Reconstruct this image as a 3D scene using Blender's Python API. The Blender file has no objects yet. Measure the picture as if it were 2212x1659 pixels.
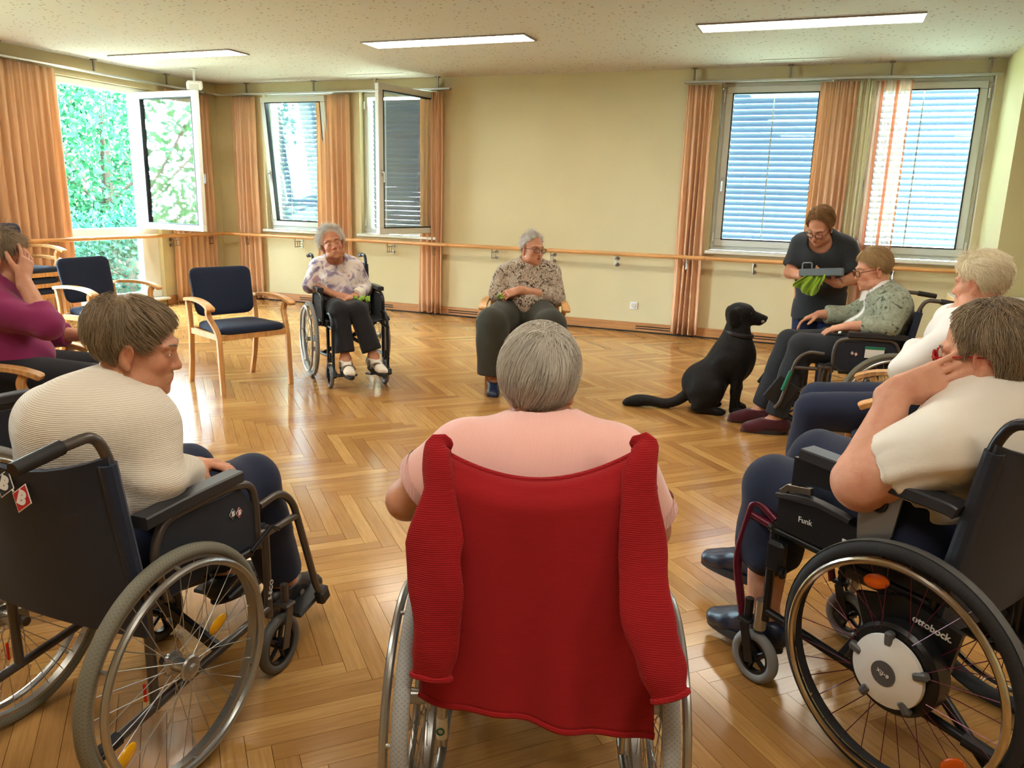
import bpy, math, random
import numpy as np
from mathutils import Vector, Matrix

R = math.radians
scene = bpy.context.scene
COL = scene.collection
random.seed(7)
rng = np.random.default_rng(7)

# ------------------------------------------------------------------ camera, sky, exposure
CAM_H, PITCH, ROLL, YAW, FPX = 1.45, R(13.3), R(1.6), R(21.5), 1690.0
_F = Vector((-math.sin(YAW) * math.cos(PITCH), math.cos(YAW) * math.cos(PITCH), -math.sin(PITCH)))
_R0 = Vector((math.cos(YAW), math.sin(YAW), 0))
_U0 = _R0.cross(_F)
_R = _R0 * math.cos(ROLL) + _U0 * math.sin(ROLL)
_U = _R.cross(_F)
cam_data = bpy.data.cameras.new('camera')
cam = bpy.data.objects.new('camera', cam_data)
COL.objects.link(cam)
m = Matrix.Identity(4)
for i in range(3):
    m[i][0], m[i][1], m[i][2] = _R[i], _U[i], -_F[i]
m[2][3] = CAM_H
cam.matrix_world = m
cam_data.sensor_width = 36.0
cam_data.sensor_fit = 'HORIZONTAL'
cam_data.lens = FPX / 2212.0 * 36.0
cam_data.clip_start = 0.05
scene.camera = cam

world = bpy.data.worlds.new('overcast_sky')
scene.world = world
world.use_nodes = True
bg = world.node_tree.nodes['Background']
bg.inputs[0].default_value = (0.66, 0.84, 1.0, 1)
bg.inputs[1].default_value = 34.0
vs = scene.view_settings
vs.view_transform = 'Standard'
vs.look = 'None'
vs.gamma = 1.0
vs.use_curve_mapping = False
vs.exposure = 1.7
try:
    scene.cycles.use_denoising = True
    scene.cycles.max_bounces = 6
    scene.cycles.diffuse_bounces = 4
    scene.cycles.glossy_bounces = 3
    scene.cycles.adaptive_threshold = 0.07
    scene.cycles.adaptive_min_samples = 16
    scene.cycles.use_light_tree = False
    scene.cycles.transparent_max_bounces = 12
    scene.cycles.caustics_reflective = False
    scene.cycles.caustics_refractive = False
    scene.cycles.sample_clamp_indirect = 12.0
except Exception:
    pass

LAMP_STRENGTH = 8.5
LAMP_COL = (1.0, 0.93, 0.80)

# ------------------------------------------------------------------ materials
def lin(r, g, b):
    out = []
    for c in (r, g, b):
        c = c / 255.0
        out.append(c / 12.92 if c <= 0.04045 else ((c + 0.055) / 1.055) ** 2.4)
    return (out[0], out[1], out[2], 1.0)

class NT:
    def __init__(s, name):
        s.m = bpy.data.materials.new(name)
        s.m.use_nodes = True
        s.t = s.m.node_tree
        s.b = s.t.nodes['Principled BSDF']
        s.out = s.t.nodes['Material Output']
    def n(s, kind, **kw):
        nd = s.t.nodes.new(kind)
        for k, v in kw.items():
            setattr(nd, k, v)
        return nd
    def l(s, a, b):
        s.t.links.new(a, b)
    def coords(s, kind='Object', scale=(1, 1, 1), rot=(0, 0, 0)):
        tc = s.n('ShaderNodeTexCoord')
        mp = s.n('ShaderNodeMapping')
        mp.inputs['Scale'].default_value = scale
        mp.inputs['Rotation'].default_value = rot
        s.l(tc.outputs[kind], mp.inputs['Vector'])
        return mp.outputs['Vector']
    def noise(s, vec, scale, detail=3, rough=0.5):
        nd = s.n('ShaderNodeTexNoise')
        nd.inputs['Scale'].default_value = scale
        nd.inputs['Detail'].default_value = detail
        nd.inputs['Roughness'].default_value = rough
        s.l(vec, nd.inputs['Vector'])
        return nd.outputs['Fac']
    def ramp(s, fac, stops, interp='LINEAR'):
        nd = s.n('ShaderNodeValToRGB')
        nd.color_ramp.interpolation = interp
        el = nd.color_ramp.elements
        while len(el) < len(stops):
            el.new(0.5)
        for e, (p, c) in zip(el, stops):
            e.position = p
            e.color = c if len(c) == 4 else (*c, 1)
        s.l(fac, nd.inputs['Fac'])
        return nd.outputs['Color']
    def mix(s, fac, a, b, mode='MIX'):
        nd = s.n('ShaderNodeMix', data_type='RGBA', blend_type=mode)
        for sock, v in ((nd.inputs[0], fac), (nd.inputs[6], a), (nd.inputs[7], b)):
            if isinstance(v, (int, float)):
                sock.default_value = v
            elif isinstance(v, tuple):
                sock.default_value = v
            else:
                s.l(v, sock)
        return nd.outputs[2]
    def math(s, op, a, b=0.0):
        nd = s.n('ShaderNodeMath', operation=op)
        for sock, v in ((nd.inputs[0], a), (nd.inputs[1], b)):
            if isinstance(v, (int, float)):
                sock.default_value = v
            else:
                s.l(v, sock)
        return nd.outputs[0]
    def bump(s, h, strength, dist=0.01):
        nd = s.n('ShaderNodeBump')
        nd.inputs['Strength'].default_value = strength
        nd.inputs['Distance'].default_value = dist
        s.l(h, nd.inputs['Height'])
        s.l(nd.outputs['Normal'], s.b.inputs['Normal'])
        return nd.outputs['Normal']
    def base(s, c):
        if isinstance(c, tuple):
            s.b.inputs['Base Color'].default_value = c
        else:
            s.l(c, s.b.inputs['Base Color'])
    def set(s, rough=None, metal=None, spec=None, sheen=None, coat=None):
        if rough is not None: s.b.inputs['Roughness'].default_value = rough
        if metal is not None: s.b.inputs['Metallic'].default_value = metal
        if spec is not None: s.b.inputs['Specular IOR Level'].default_value = spec
        if sheen is not None: s.b.inputs['Sheen Weight'].default_value = sheen
        if coat is not None: s.b.inputs['Coat Weight'].default_value = coat

def scl(c, k):
    return (min(1, c[0] * k), min(1, c[1] * k), min(1, c[2] * k), 1.0)

def plain(name, rgb, rough=0.5, metal=0.0, var=0.08, vscale=12.0, bump=0.0, bscale=200.0, spec=0.5, sheen=None):
    t = NT(name)
    c = lin(*rgb)
    v = t.coords()
    if var >= 0.03:
        f = t.noise(v, vscale, 1)
        t.base(t.mix(f, scl(c, 1 - var * 2), scl(c, 1 + var * 2)))
    else:
        t.base(c)
    t.set(rough, metal, spec, sheen)
    if bump:
        t.bump(t.noise(v, bscale, 2), bump, 0.004)
    return t.m

def wood(name, rgb, rough=0.4, axis='Y'):
    t = NT(name)
    c = lin(*rgb)
    sc = {'X': (1.5, 22, 22), 'Y': (22, 1.5, 22), 'Z': (22, 22, 1.5)}[axis]
    v = t.coords(scale=sc)
    f = t.noise(v, 2.2, 2, 0.6)
    t.base(t.ramp(f, [(0.25, scl(c, 0.72)), (0.5, c), (0.75, scl(c, 1.18))]))
    t.set(rough)
    return t.m

def cloth(name, rgb, rough=0.85, weave=900.0, bump=0.25, var=0.12, sheen=0.15, fold=0.0):
    t = NT(name)
    c = lin(*rgb)
    v = t.coords()
    f = t.noise(v, 7.0, 1)
    g = t.noise(v, weave, 0)
    t.base(t.mix(t.math('MULTIPLY', t.math('ADD', f, g), 0.5), scl(c, 1 - var * 2), scl(c, 1 + var * 2)))
    t.set(rough, 0, 0.3, sheen)
    h = t.math('MULTIPLY', g, 0.3)
    if fold:
        h = t.math('ADD', h, t.math('MULTIPLY', t.noise(v, 22.0, 3), fold))
    t.bump(h, bump, 0.004)
    return t.m

def knit(name, rgb, freq, axis='Z', rough=0.9, bump=0.5, var=0.08, rot=(0, 0, 0), sheen=0.25, con=0.12):
    t = NT(name)
    c = lin(*rgb)
    v = t.coords(rot=rot)
    w = t.n('ShaderNodeTexWave', wave_type='BANDS', bands_direction=axis)
    w.inputs['Scale'].default_value = freq
    w.inputs['Distortion'].default_value = 0.6
    w.inputs['Detail'].default_value = 1.0
    w.inputs['Detail Scale'].default_value = 1.5
    t.l(v, w.inputs['Vector'])
    f = t.noise(v, 6.0, 1)
    g = t.noise(v, 700.0, 0)
    col = t.mix(f, scl(c, 1 - var), scl(c, 1 + var))
    col = t.mix(t.math('MULTIPLY', t.math('SUBTRACT', 1.0, w.outputs['Fac']), con), col, scl(c, 0.55))
    t.base(col)
    t.set(rough, 0, 0.25, sheen)
    h = t.math('ADD', w.outputs['Fac'], t.math('MULTIPLY', g, 0.4))
    t.bump(h, bump, 0.004)
    return t.m

def skin(name, rgb, blotch=(170, 90, 70)):
    t = NT(name)
    c = lin(*rgb)
    v = t.coords()
    f = t.noise(v, 26.0, 2, 0.6)
    col = t.mix(t.ramp(f, [(0.42, (0, 0, 0)), (0.78, (0.32, 0.32, 0.32))]), c, lin(*blotch))
    at = t.n('ShaderNodeAttribute', attribute_name='tint')
    col = t.mix(1.0, col, at.outputs['Color'], 'MULTIPLY')
    t.base(col)
    t.set(0.5, 0, 0.4)
    t.b.inputs['Subsurface Weight'].default_value = 0.12
    t.b.inputs['Subsurface Radius'].default_value = (0.012, 0.005, 0.003)
    t.bump(t.noise(v, 160.0, 1), 0.18, 0.003)
    return t.m

def hairmat(name, rgb, dark=0.55, light=1.35):
    t = NT(name)
    c = lin(*rgb)
    at = t.n('ShaderNodeAttribute', attribute_name='tone')
    v = t.coords()
    f = t.noise(v, 30.0, 1)
    k = t.math('ADD', t.math('MULTIPLY', at.outputs['Fac'], 0.75), t.math('MULTIPLY', f, 0.25))
    t.base(t.ramp(k, [(0.1, scl(c, dark)), (0.5, c), (0.95, scl(c, light))]))
    t.set(0.42, 0, 0.4)
    return t.m

# ------------------------------------------------------------------ mesh helpers
def mesh_from(name, v, f_flat, f_tot, mat, smooth=True, sharp=None):
    me = bpy.data.meshes.new(name)
    v = np.asarray(v, np.float32)
    f_flat = np.asarray(f_flat, np.int32)
    f_tot = np.asarray(f_tot, np.int32)
    me.vertices.add(len(v))
    me.vertices.foreach_set('co', v.ravel())
    me.loops.add(len(f_flat))
    me.loops.foreach_set('vertex_index', f_flat)
    me.polygons.add(len(f_tot))
    st = np.concatenate(([0], np.cumsum(f_tot)[:-1])).astype(np.int32)
    me.polygons.foreach_set('loop_start', st)
    me.polygons.foreach_set('loop_total', f_tot)
    me.update(calc_edges=True)
    me.validate()
    if smooth:
        me.shade_smooth()
        if sharp:
            me.set_sharp_from_angle(angle=R(sharp))
    else:
        me.shade_flat()
    if mat:
        me.materials.append(mat)
    return me

def link(name, data, parent=None, loc=None, rotz=None):
    o = bpy.data.objects.new(name, data)
    COL.objects.link(o)
    if parent is not None:
        o.parent = parent
    if loc is not None:
        o.location = loc
    if rotz is not None:
        o.rotation_euler = (0, 0, rotz)
    return o

def tag(o, label=None, cat=None, group=None, kind=None):
    if label: o['label'] = label
    if cat: o['category'] = cat
    if group: o['group'] = group
    if kind: o['kind'] = kind
    return o

def thing(name, label, cat, loc=(0, 0, 0), rotz=0.0, group=None):
    return tag(link(name, None, None, loc, rotz), label, cat, group)

def copy_tree(o, parent=None):
    c = o.copy()
    COL.objects.link(c)
    c.parent = parent
    for ch in list(o.children):
        copy_tree(ch, c)
    return c

def unit(v):
    v = np.asarray(v, float)
    n = np.linalg.norm(v)
    return v / n if n > 1e-9 else v

def basis(axis):
    a = unit(axis)
    h = np.array([0, 0, 1.0]) if abs(a[2]) < 0.9 else np.array([1.0, 0, 0])
    u = unit(np.cross(h, a))
    w = np.cross(a, u)
    return u, w, a

def rotm(rx=0, ry=0, rz=0):
    return np.array(Matrix.Rotation(rz, 3, 'Z') @ Matrix.Rotation(rx, 3, 'X') @ Matrix.Rotation(ry, 3, 'Y'))

def fillet(pts, rad=0.04, n=5):
    pts = [np.asarray(p, float) for p in pts]
    out = [pts[0]]
    for i in range(1, len(pts) - 1):
        a, b, c = pts[i - 1], pts[i], pts[i + 1]
        d1, d2 = unit(a - b), unit(c - b)
        r = min(rad, np.linalg.norm(a - b) * 0.48, np.linalg.norm(c - b) * 0.48)
        p0, p1 = b + d1 * r, b + d2 * r
        for k in range(n + 1):
            t = k / n
            out.append((1 - t) ** 2 * p0 + 2 * t * (1 - t) * b + t * t * p1)
    out.append(pts[-1])
    return out

def spline(pts, n=6):
    P = np.asarray(pts, float)
    out = []
    for i in range(len(P) - 1):
        p0 = P[max(i - 1, 0)]; p1 = P[i]; p2 = P[i + 1]; p3 = P[min(i + 2, len(P) - 1)]
        for k in range(n):
            t = k / n
            out.append(0.5 * (2 * p1 + (p2 - p0) * t + (2 * p0 - 5 * p1 + 4 * p2 - p3) * t * t + (3 * p1 - p0 - 3 * p2 + p3) * t ** 3))
    out.append(P[-1])
    return np.array(out)

class MB:
    def __init__(s):
        s.v = []; s.ff = []; s.ft = []; s.n = 0
    def add(s, v, faces):
        v = np.asarray(v, float).reshape(-1, 3)
        for f in faces:
            s.ff.extend([i + s.n for i in f]); s.ft.append(len(f))
        s.v.append(v); s.n += len(v)
        return s
    def box(s, c, size, rot=None, ch=0.0):
        hx, hy, hz = [x / 2 for x in size]
        if ch <= 0:
            v = [(x, y, z) for x in (-hx, hx) for y in (-hy, hy) for z in (-hz, hz)]
            f = [(0, 1, 3, 2), (4, 6, 7, 5), (0, 4, 5, 1), (2, 3, 7, 6), (0, 2, 6, 4), (1, 5, 7, 3)]
        else:
            ch = min(ch, hx * 0.9, hy * 0.9, hz * 0.9)
            v = []; idx = {}
            for sx in (-1, 1):
                for sy in (-1, 1):
                    for sz in (-1, 1):
                        for ax in range(3):
                            p = [sx * (hx - ch), sy * (hy - ch), sz * (hz - ch)]
                            p[ax] = (sx * hx, sy * hy, sz * hz)[ax]
                            idx[(sx, sy, sz, ax)] = len(v); v.append(p)
            f = []
            for ax in range(3):
                o = [k for k in range(3) if k != ax]
                for sg in (-1, 1):
                    q = []
                    for (a, b) in ((-1, -1), (1, -1), (1, 1), (-1, 1)):
                        sgn = [0, 0, 0]; sgn[ax] = sg; sgn[o[0]] = a; sgn[o[1]] = b
                        q.append(idx[(*sgn, ax)])
                    flip = (sg > 0) == (ax == 1)
                    f.append(tuple(q[::-1]) if flip else tuple(q))
            for ax in range(3):
                o = [k for k in range(3) if k != ax]
                for a in (-1, 1):
                    for b in (-1, 1):
                        def g(e, fa):
                            sgn = [0, 0, 0]; sgn[ax] = e; sgn[o[0]] = a; sgn[o[1]] = b
                            return idx[(*sgn, fa)]
                        f.append((g(-1, o[0]), g(1, o[0]), g(1, o[1]), g(-1, o[1])))
            for sx in (-1, 1):
                for sy in (-1, 1):
                    for sz in (-1, 1):
                        f.append((idx[(sx, sy, sz, 0)], idx[(sx, sy, sz, 1)], idx[(sx, sy, sz, 2)]))
        v = np.array(v, float)
        if rot is not None:
            v = v @ np.asarray(rot).T
        return s.add(v + np.asarray(c, float), f)
    def tube(s, pts, r, seg=10, closed=False, caps=True, ell=None, up=None):
        """swept round (or elliptical: ell=(a,b) factors) section; r scalar or list"""
        P = np.asarray(pts, float); n = len(P)
        rr = np.full(n, r, float) if np.isscalar(r) else np.asarray(r, float)
        T = np.zeros_like(P)
        for i in range(n):
            a = P[(i - 1) % n] if (closed or i > 0) else P[i]
            b = P[(i + 1) % n] if (closed or i < n - 1) else P[i]
            T[i] = unit(b - a)
        u = np.asarray(up, float) if up is not None else basis(T[0])[0]
        V = []
        for i in range(n):
            if up is not None:
                u = np.asarray(up, float)
            u = unit(u - T[i] * np.dot(u, T[i]))
            w = np.cross(T[i], u)
            ea, eb = ell if ell else (1, 1)
            for k in range(seg):
                a = 2 * math.pi * k / seg
                V.append(P[i] + rr[i] * (math.cos(a) * ea * u + math.sin(a) * eb * w))
        F = []
        for i in range(n if closed else n - 1):
            j = (i + 1) % n
            for k in range(seg):
                k2 = (k + 1) % seg
                F.append((i * seg + k, i * seg + k2, j * seg + k2, j * seg + k))
        if caps and not closed:
            F.append(tuple(range(seg))[::-1]); F.append(tuple((n - 1) * seg + k for k in range(seg)))
        return s.add(V, F)
    def rail(s, pts, w, t, up):
        """swept rectangle: width w along 'up x tangent', thickness t along up (w,t scalar or list)"""
        P = np.asarray(pts, float); n = len(P)
        W = np.full(n, w, float) if np.isscalar(w) else np.asarray(w, float)
        Tt = np.full(n, t, float) if np.isscalar(t) else np.asarray(t, float)
        up = np.asarray(up, float)
        V = []
        c = 0.25
        for i in range(n):
            a = P[max(i - 1, 0)]; b = P[min(i + 1, n - 1)]
            T = unit(b - a)
            side = unit(np.cross(up, T)); u = np.cross(T, side)
            hw, ht = W[i] / 2, Tt[i] / 2
            k = min(hw, ht) * c
            for (x, y) in ((-hw + k, -ht), (hw - k, -ht), (hw, -ht + k), (hw, ht - k), (hw - k, ht), (-hw + k, ht), (-hw, ht - k), (-hw, -ht + k)):
                V.append(P[i] + side * x + u * y)
        F = []
        for i in range(n - 1):
            for k in range(8):
                k2 = (k + 1) % 8
                F.append((i * 8 + k, i * 8 + k2, (i + 1) * 8 + k2, (i + 1) * 8 + k))
        F.append(tuple(range(8))[::-1]); F.append(tuple((n - 1) * 8 + k for k in range(8)))
        return s.add(V, F)
    def torus(s, c, axis, Rr, r, seg=48, ring=10, flat=1.0):
        u, w, a = basis(axis); c = np.asarray(c, float)
        V = []
        for i in range(seg):
            t = 2 * math.pi * i / seg
            d = math.cos(t) * u + math.sin(t) * w
            for k in range(ring):
                q = 2 * math.pi * k / ring
                V.append(c + d * (Rr + r * math.cos(q)) + a * r * flat * math.sin(q))
        F = []
        for i in range(seg):
            j = (i + 1) % seg
            for k in range(ring):
                k2 = (k + 1) % ring
                F.append((i * ring + k, j * ring + k, j * ring + k2, i * ring + k2))
        return s.add(V, F)
    def lathe(s, prof, c, axis, seg=32, closed=False):
        u, w, a = basis(axis); c = np.asarray(c, float)
        n = len(prof); V = []
        for i in range(seg):
            t = 2 * math.pi * i / seg
            d = math.cos(t) * u + math.sin(t) * w
            for (r, h) in prof:
                V.append(c + d * r + a * h)
        F = []
        for i in range(seg):
            j = (i + 1) % seg
            for k in range(n if closed else n - 1):
                k2 = (k + 1) % n
                F.append((i * n + k, j * n + k, j * n + k2, i * n + k2))
        if not closed:
            if prof[0][0] > 1e-6: F.append(tuple(i * n for i in range(seg))[::-1])
            if prof[-1][0] > 1e-6: F.append(tuple(i * n + n - 1 for i in range(seg)))
        return s.add(V, F)
    def prism(s, poly, o, ux, uy, un, th):
        """polygon (2D) in frame o,ux,uy extruded th along un"""
        o, ux, uy, un = [np.asarray(x, float) for x in (o, ux, uy, un)]
        n = len(poly)
        V = [o + ux * x + uy * y for x, y in poly] + [o + ux * x + uy * y + un * th for x, y in poly]
        F = [tuple(range(n))[::-1], tuple(range(n, 2 * n))]
        for i in range(n):
            j = (i + 1) % n
            F.append((i, j, n + j, n + i))
        return s.add(V, F)
    def sheet(s, G, th=0.003):
        """closed thin shell from grid of points G[nu][nv][3]"""
        G = np.asarray(G, float); nu, nv = G.shape[:2]
        du = np.gradient(G, axis=0); dv = np.gradient(G, axis=1)
        N = np.cross(du, dv); N /= np.maximum(np.linalg.norm(N, axis=2, keepdims=True), 1e-9)
        A = (G + N * th / 2).reshape(-1, 3); B = (G - N * th / 2).reshape(-1, 3)
        m_ = nu * nv; F = []
        for i in range(nu - 1):
            for j in range(nv - 1):
                a, b, c, d = i * nv + j, (i + 1) * nv + j, (i + 1) * nv + j + 1, i * nv + j + 1
                F.append((a, b, c, d)); F.append((m_ + d, m_ + c, m_ + b, m_ + a))
        bd = [i * nv for i in range(nu)] + [(nu - 1) * nv + j for j in range(1, nv)] + [i * nv + nv - 1 for i in range(nu - 2, -1, -1)] + [j for j in range(nv - 2, 0, -1)]
        for i in range(len(bd)):
            a, b = bd[i], bd[(i + 1) % len(bd)]
            F.append((b, a, m_ + a, m_ + b))
        return s.add(np.concatenate([A, B]), F)
    def blob(s, c, r, rot=None, nu=14, nv=9):
        V = [(0, 0, -1)]; F = []
        for j in range(1, nv):
            p = -math.pi / 2 + math.pi * j / nv
            for i in range(nu):
                a = 2 * math.pi * i / nu
                V.append((math.cos(p) * math.cos(a), math.cos(p) * math.sin(a), math.sin(p)))
        V.append((0, 0, 1)); L = len(V) - 1
        for i in range(nu):
            F.append((0, 1 + (i + 1) % nu, 1 + i))
            F.append((L, 1 + (nv - 2) * nu + i, 1 + (nv - 2) * nu + (i + 1) % nu))
        for j in range(nv - 2):
            for i in range(nu):
                i2 = (i + 1) % nu
                F.append((1 + j * nu + i, 1 + j * nu + i2, 1 + (j + 1) * nu + i2, 1 + (j + 1) * nu + i))
        v = np.array(V) * np.asarray(r, float)
        if rot is not None: v = v @ np.asarray(rot).T
        return s.add(v + np.asarray(c, float), F)
    def data(s, name, mat, smooth=True, sharp=35):
        return mesh_from(name, np.concatenate(s.v), s.ff, s.ft, mat, smooth, sharp)
    def build(s, name, mat, parent=None, smooth=True, sharp=35, loc=None, rotz=None):
        return link(name, s.data(name, mat, smooth, sharp), parent, loc, rotz)

def text_part(body, size, mat, parent, M, name='lettering', extrude=0.0006, align='CENTER', bold=0.0):
    cu = bpy.data.curves.new('t', 'FONT')
    cu.body = body; cu.size = size; cu.extrude = extrude; cu.align_x = align; cu.align_y = 'CENTER'
    cu.offset = bold
    cu.resolution_u = 3
    ob = bpy.data.objects.new('t', cu)
    COL.objects.link(ob)
    dg = bpy.context.evaluated_depsgraph_get()
    me = bpy.data.meshes.new_from_object(ob.evaluated_get(dg))
    bpy.data.objects.remove(ob)
    bpy.data.curves.remove(cu)
    me.materials.clear(); me.materials.append(mat)
    o = link(name, me, parent)
    o.matrix_local = Matrix(M)
    return o

def frame4(o, ux, uy):
    ux = unit(ux); uy = unit(np.asarray(uy) - ux * np.dot(ux, uy)); n = np.cross(ux, uy)
    M = np.eye(4); M[:3, 0] = ux; M[:3, 1] = uy; M[:3, 2] = n; M[:3, 3] = o
    return M.tolist()
# ------------------------------------------------------------------ the room
XL, XR, YB, YF, ZC = -7.87, 4.2, 8.82, -2.4, 2.83
RETX, RETY = 1.34, 7.85          # the wall that returns beside the last window
M_wall = plain('cream_wall_paint', (202, 188, 148), 0.85, var=0.03, vscale=2)
M_wall_shaded = plain('shaded_cream_wall_paint', (192, 180, 130), 0.85, var=0.03, vscale=2)  # cream wall with its shade put into the olive tone
M_white = plain('white_window_plastic', (228, 230, 228), 0.35, var=0.01)
M_greyw = plain('grey_white_frame', (205, 207, 200), 0.35, var=0.01)
M_seal = plain('black_rubber_seal', (28, 30, 34), 0.6, var=0)
M_sill = plain('pale_sill_laminate', (214, 208, 194), 0.4, var=0.02)
M_rail = wood('beech_handrail', (206, 150, 92), 0.32, 'X')
M_raily = wood('beech_handrail_side', (206, 150, 92), 0.32, 'Y')
M_base = wood('oak_baseboard', (178, 124, 76), 0.4, 'X')
M_steel = plain('brushed_steel', (150, 140, 128), 0.35, 1.0, var=0.03)
M_alu = plain('pale_aluminium', (190, 190, 186), 0.4, 0.7, var=0.02)
M_dark = plain('dark_gap', (30, 24, 18), 0.8, var=0)

def glass_mat(name, tintc=(0.93, 0.97, 0.96, 1), refl=0.10):
    t = NT(name)
    tr = t.n('ShaderNodeBsdfTransparent'); tr.inputs[0].default_value = tintc
    gl = t.n('ShaderNodeBsdfGlossy'); gl.inputs['Roughness'].default_value = 0.02
    fr = t.n('ShaderNodeFresnel'); fr.inputs['IOR'].default_value = 1.5
    mx = t.n('ShaderNodeMixShader')
    t.l(t.math('ADD', t.math('MULTIPLY', fr.outputs[0], 0.5), refl * 0.2), mx.inputs[0])
    t.l(tr.outputs[0], mx.inputs[1]); t.l(gl.outputs[0], mx.inputs[2])
    t.l(mx.outputs[0], t.out.inputs['Surface'])
    return t.m
M_glass = glass_mat('window_glass')

# --- parquet: herringbone of single oak blocks
def parquet_mat(name, per_object):
    t = NT(name)
    uv = t.n('ShaderNodeTexCoord').outputs['UV']
    if per_object:
        oi = t.n('ShaderNodeObjectInfo')
        tone = oi.outputs['Random']
    else:
        tone = t.n('ShaderNodeAttribute', attribute_name='tone').outputs['Fac']
    cv = t.n('ShaderNodeCombineXYZ')
    t.l(t.math('MULTIPLY', tone, 37.0), cv.inputs[0]); t.l(t.math('MULTIPLY', tone, 91.0), cv.inputs[1])
    ad = t.n('ShaderNodeVectorMath', operation='ADD')
    t.l(uv, ad.inputs[0]); t.l(cv.outputs[0], ad.inputs[1])
    mp = t.n('ShaderNodeMapping'); mp.inputs['Scale'].default_value = (2.0, 34.0, 1)
    t.l(ad.outputs[0], mp.inputs['Vector'])
    g = t.noise(mp.outputs['Vector'], 2.5, 3, 0.62)
    mp2 = t.n('ShaderNodeMapping'); mp2.inputs['Scale'].default_value = (2.2, 5, 1)
    t.l(ad.outputs[0], mp2.inputs['Vector'])
    b = t.noise(mp2.outputs['Vector'], 1.6, 0)
    base = t.ramp(tone, [(0.0, lin(150, 107, 58)), (0.3, lin(172, 127, 70)), (0.7, lin(183, 138, 78)), (1.0, lin(205, 162, 98))])
    col = t.mix(t.ramp(g, [(0.3, (0.55, 0.55, 0.55)), (0.62, (0, 0, 0))]), base, lin(136, 90, 48))
    col = t.mix(t.math('MULTIPLY', b, 0.35), col, lin(196, 148, 88))
    t.base(col)
    t.l(t.math('ADD', t.math('MULTIPLY', g, 0.08), 0.13), t.b.inputs['Roughness'])
    t.set(spec=0.5)
    t.bump(b, 0.02, 0.004)
    return t.m
M_parq1 = parquet_mat('oak_parquet_block', True)
M_parq2 = parquet_mat('oak_parquet_field', False)
BW = 0.0645; NB = 9; BL = BW * NB
BY0 = 2.245                        # one zig-zag line of the pattern

def block_list():
    out = []
    c45 = math.sqrt(0.5)
    T = 2 * BL
    for ch in range(-16, 17):
        for i in range(-190, 200):
            for kind in (0, 1):
                if kind == 0:
                    cx_, cy_ = i * BW + BL / 2, i * BW + BW / 2
                else:
                    cx_, cy_ = i * BW - BW / 2, i * BW + BL / 2
                cx_ += ch * T
                x = c45 * cx_ + c45 * cy_; y = -c45 * cx_ + c45 * cy_
                y += BY0; x += -3.3
                if XL - 0.2 < x < XR + 0.2 and YF - 0.2 < y < YB + 0.2:
                    out.append((x, y, R(-45) if kind == 0 else R(45)))
    return out
blocks = block_list()
def in_view(x, y):
    d = Vector((x, y, -CAM_H)); z = d.dot(_F)
    if z < 0.3: return None
    u = d.dot(_R) / z * FPX; v = d.dot(_U) / z * FPX
    return (z if abs(u) < 1130 and abs(v) < 860 else None)
vis = []; rest = []
for b in blocks:
    z = in_view(b[0], b[1])
    (vis if z is not None else rest).append((z, b))
vis.sort(key=lambda q: q[0])
parts_b = [b for _, b in vis[:300]]
rest_b = [b for _, b in vis[300:]] + [b for _, b in rest]
floor = MB().box(((XL + XR) / 2, (YF + YB) / 2, -0.06), (XR - XL + 1, YB - YF + 1, 0.09)).build('floor', M_dark, smooth=False)
tag(floor, 'glossy oak herringbone parquet floor', kind='structure')
BT = 0.015
def block_mesh(name, mat):
    mb = MB().box((0, 0, -BT / 2), (BL - 0.0014, BW - 0.0014, BT))
    me = mb.data(name, mat, smooth=False)
    uv = me.uv_layers.new(name='UVMap')
    vi = np.zeros(len(me.loops), np.int32); me.loops.foreach_get('vertex_index', vi)
    co = np.zeros(len(me.vertices) * 3, np.float32); me.vertices.foreach_get('co', co); co = co.reshape(-1, 3)
    uv.data.foreach_set('uv', co[vi][:, :2].ravel())
    return me
bm_ = block_mesh('parquet_block', M_parq1)
for (x, y, a) in parts_b:
    link('parquet_block', bm_, floor, (x, y, 0), a)
# the rest of the field as one part
src = np.zeros(len(bm_.vertices) * 3, np.float32); bm_.vertices.foreach_get('co', src); src = src.reshape(-1, 3)
lv = np.zeros(len(bm_.loops), np.int32); bm_.loops.foreach_get('vertex_index', lv)
lt = np.zeros(len(bm_.polygons), np.int32); bm_.polygons.foreach_get('loop_total', lt)
VV, FF, TT, UU, TN = [], [], [], [], []
for k, (x, y, a) in enumerate(rest_b):
    ca, sa = math.cos(a), math.sin(a)
    p = src.copy(); p[:, 0] = src[:, 0] * ca - src[:, 1] * sa + x; p[:, 1] = src[:, 0] * sa + src[:, 1] * ca + y
    VV.append(p); FF.append(lv + k * len(src)); TT.append(lt); UU.append(src[lv][:, :2]); TN.append(np.full(len(src), rng.random()))
me = mesh_from('parquet_field', np.concatenate(VV), np.concatenate(FF), np.concatenate(TT), M_parq2, smooth=False)
me.uv_layers.new(name='UVMap').data.foreach_set('uv', np.concatenate(UU).ravel().astype(np.float32))
me.attributes.new('tone', 'FLOAT', 'POINT').data.foreach_set('value', np.concatenate(TN).astype(np.float32))
tag(link('parquet_field', me, floor), kind='stuff')

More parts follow.
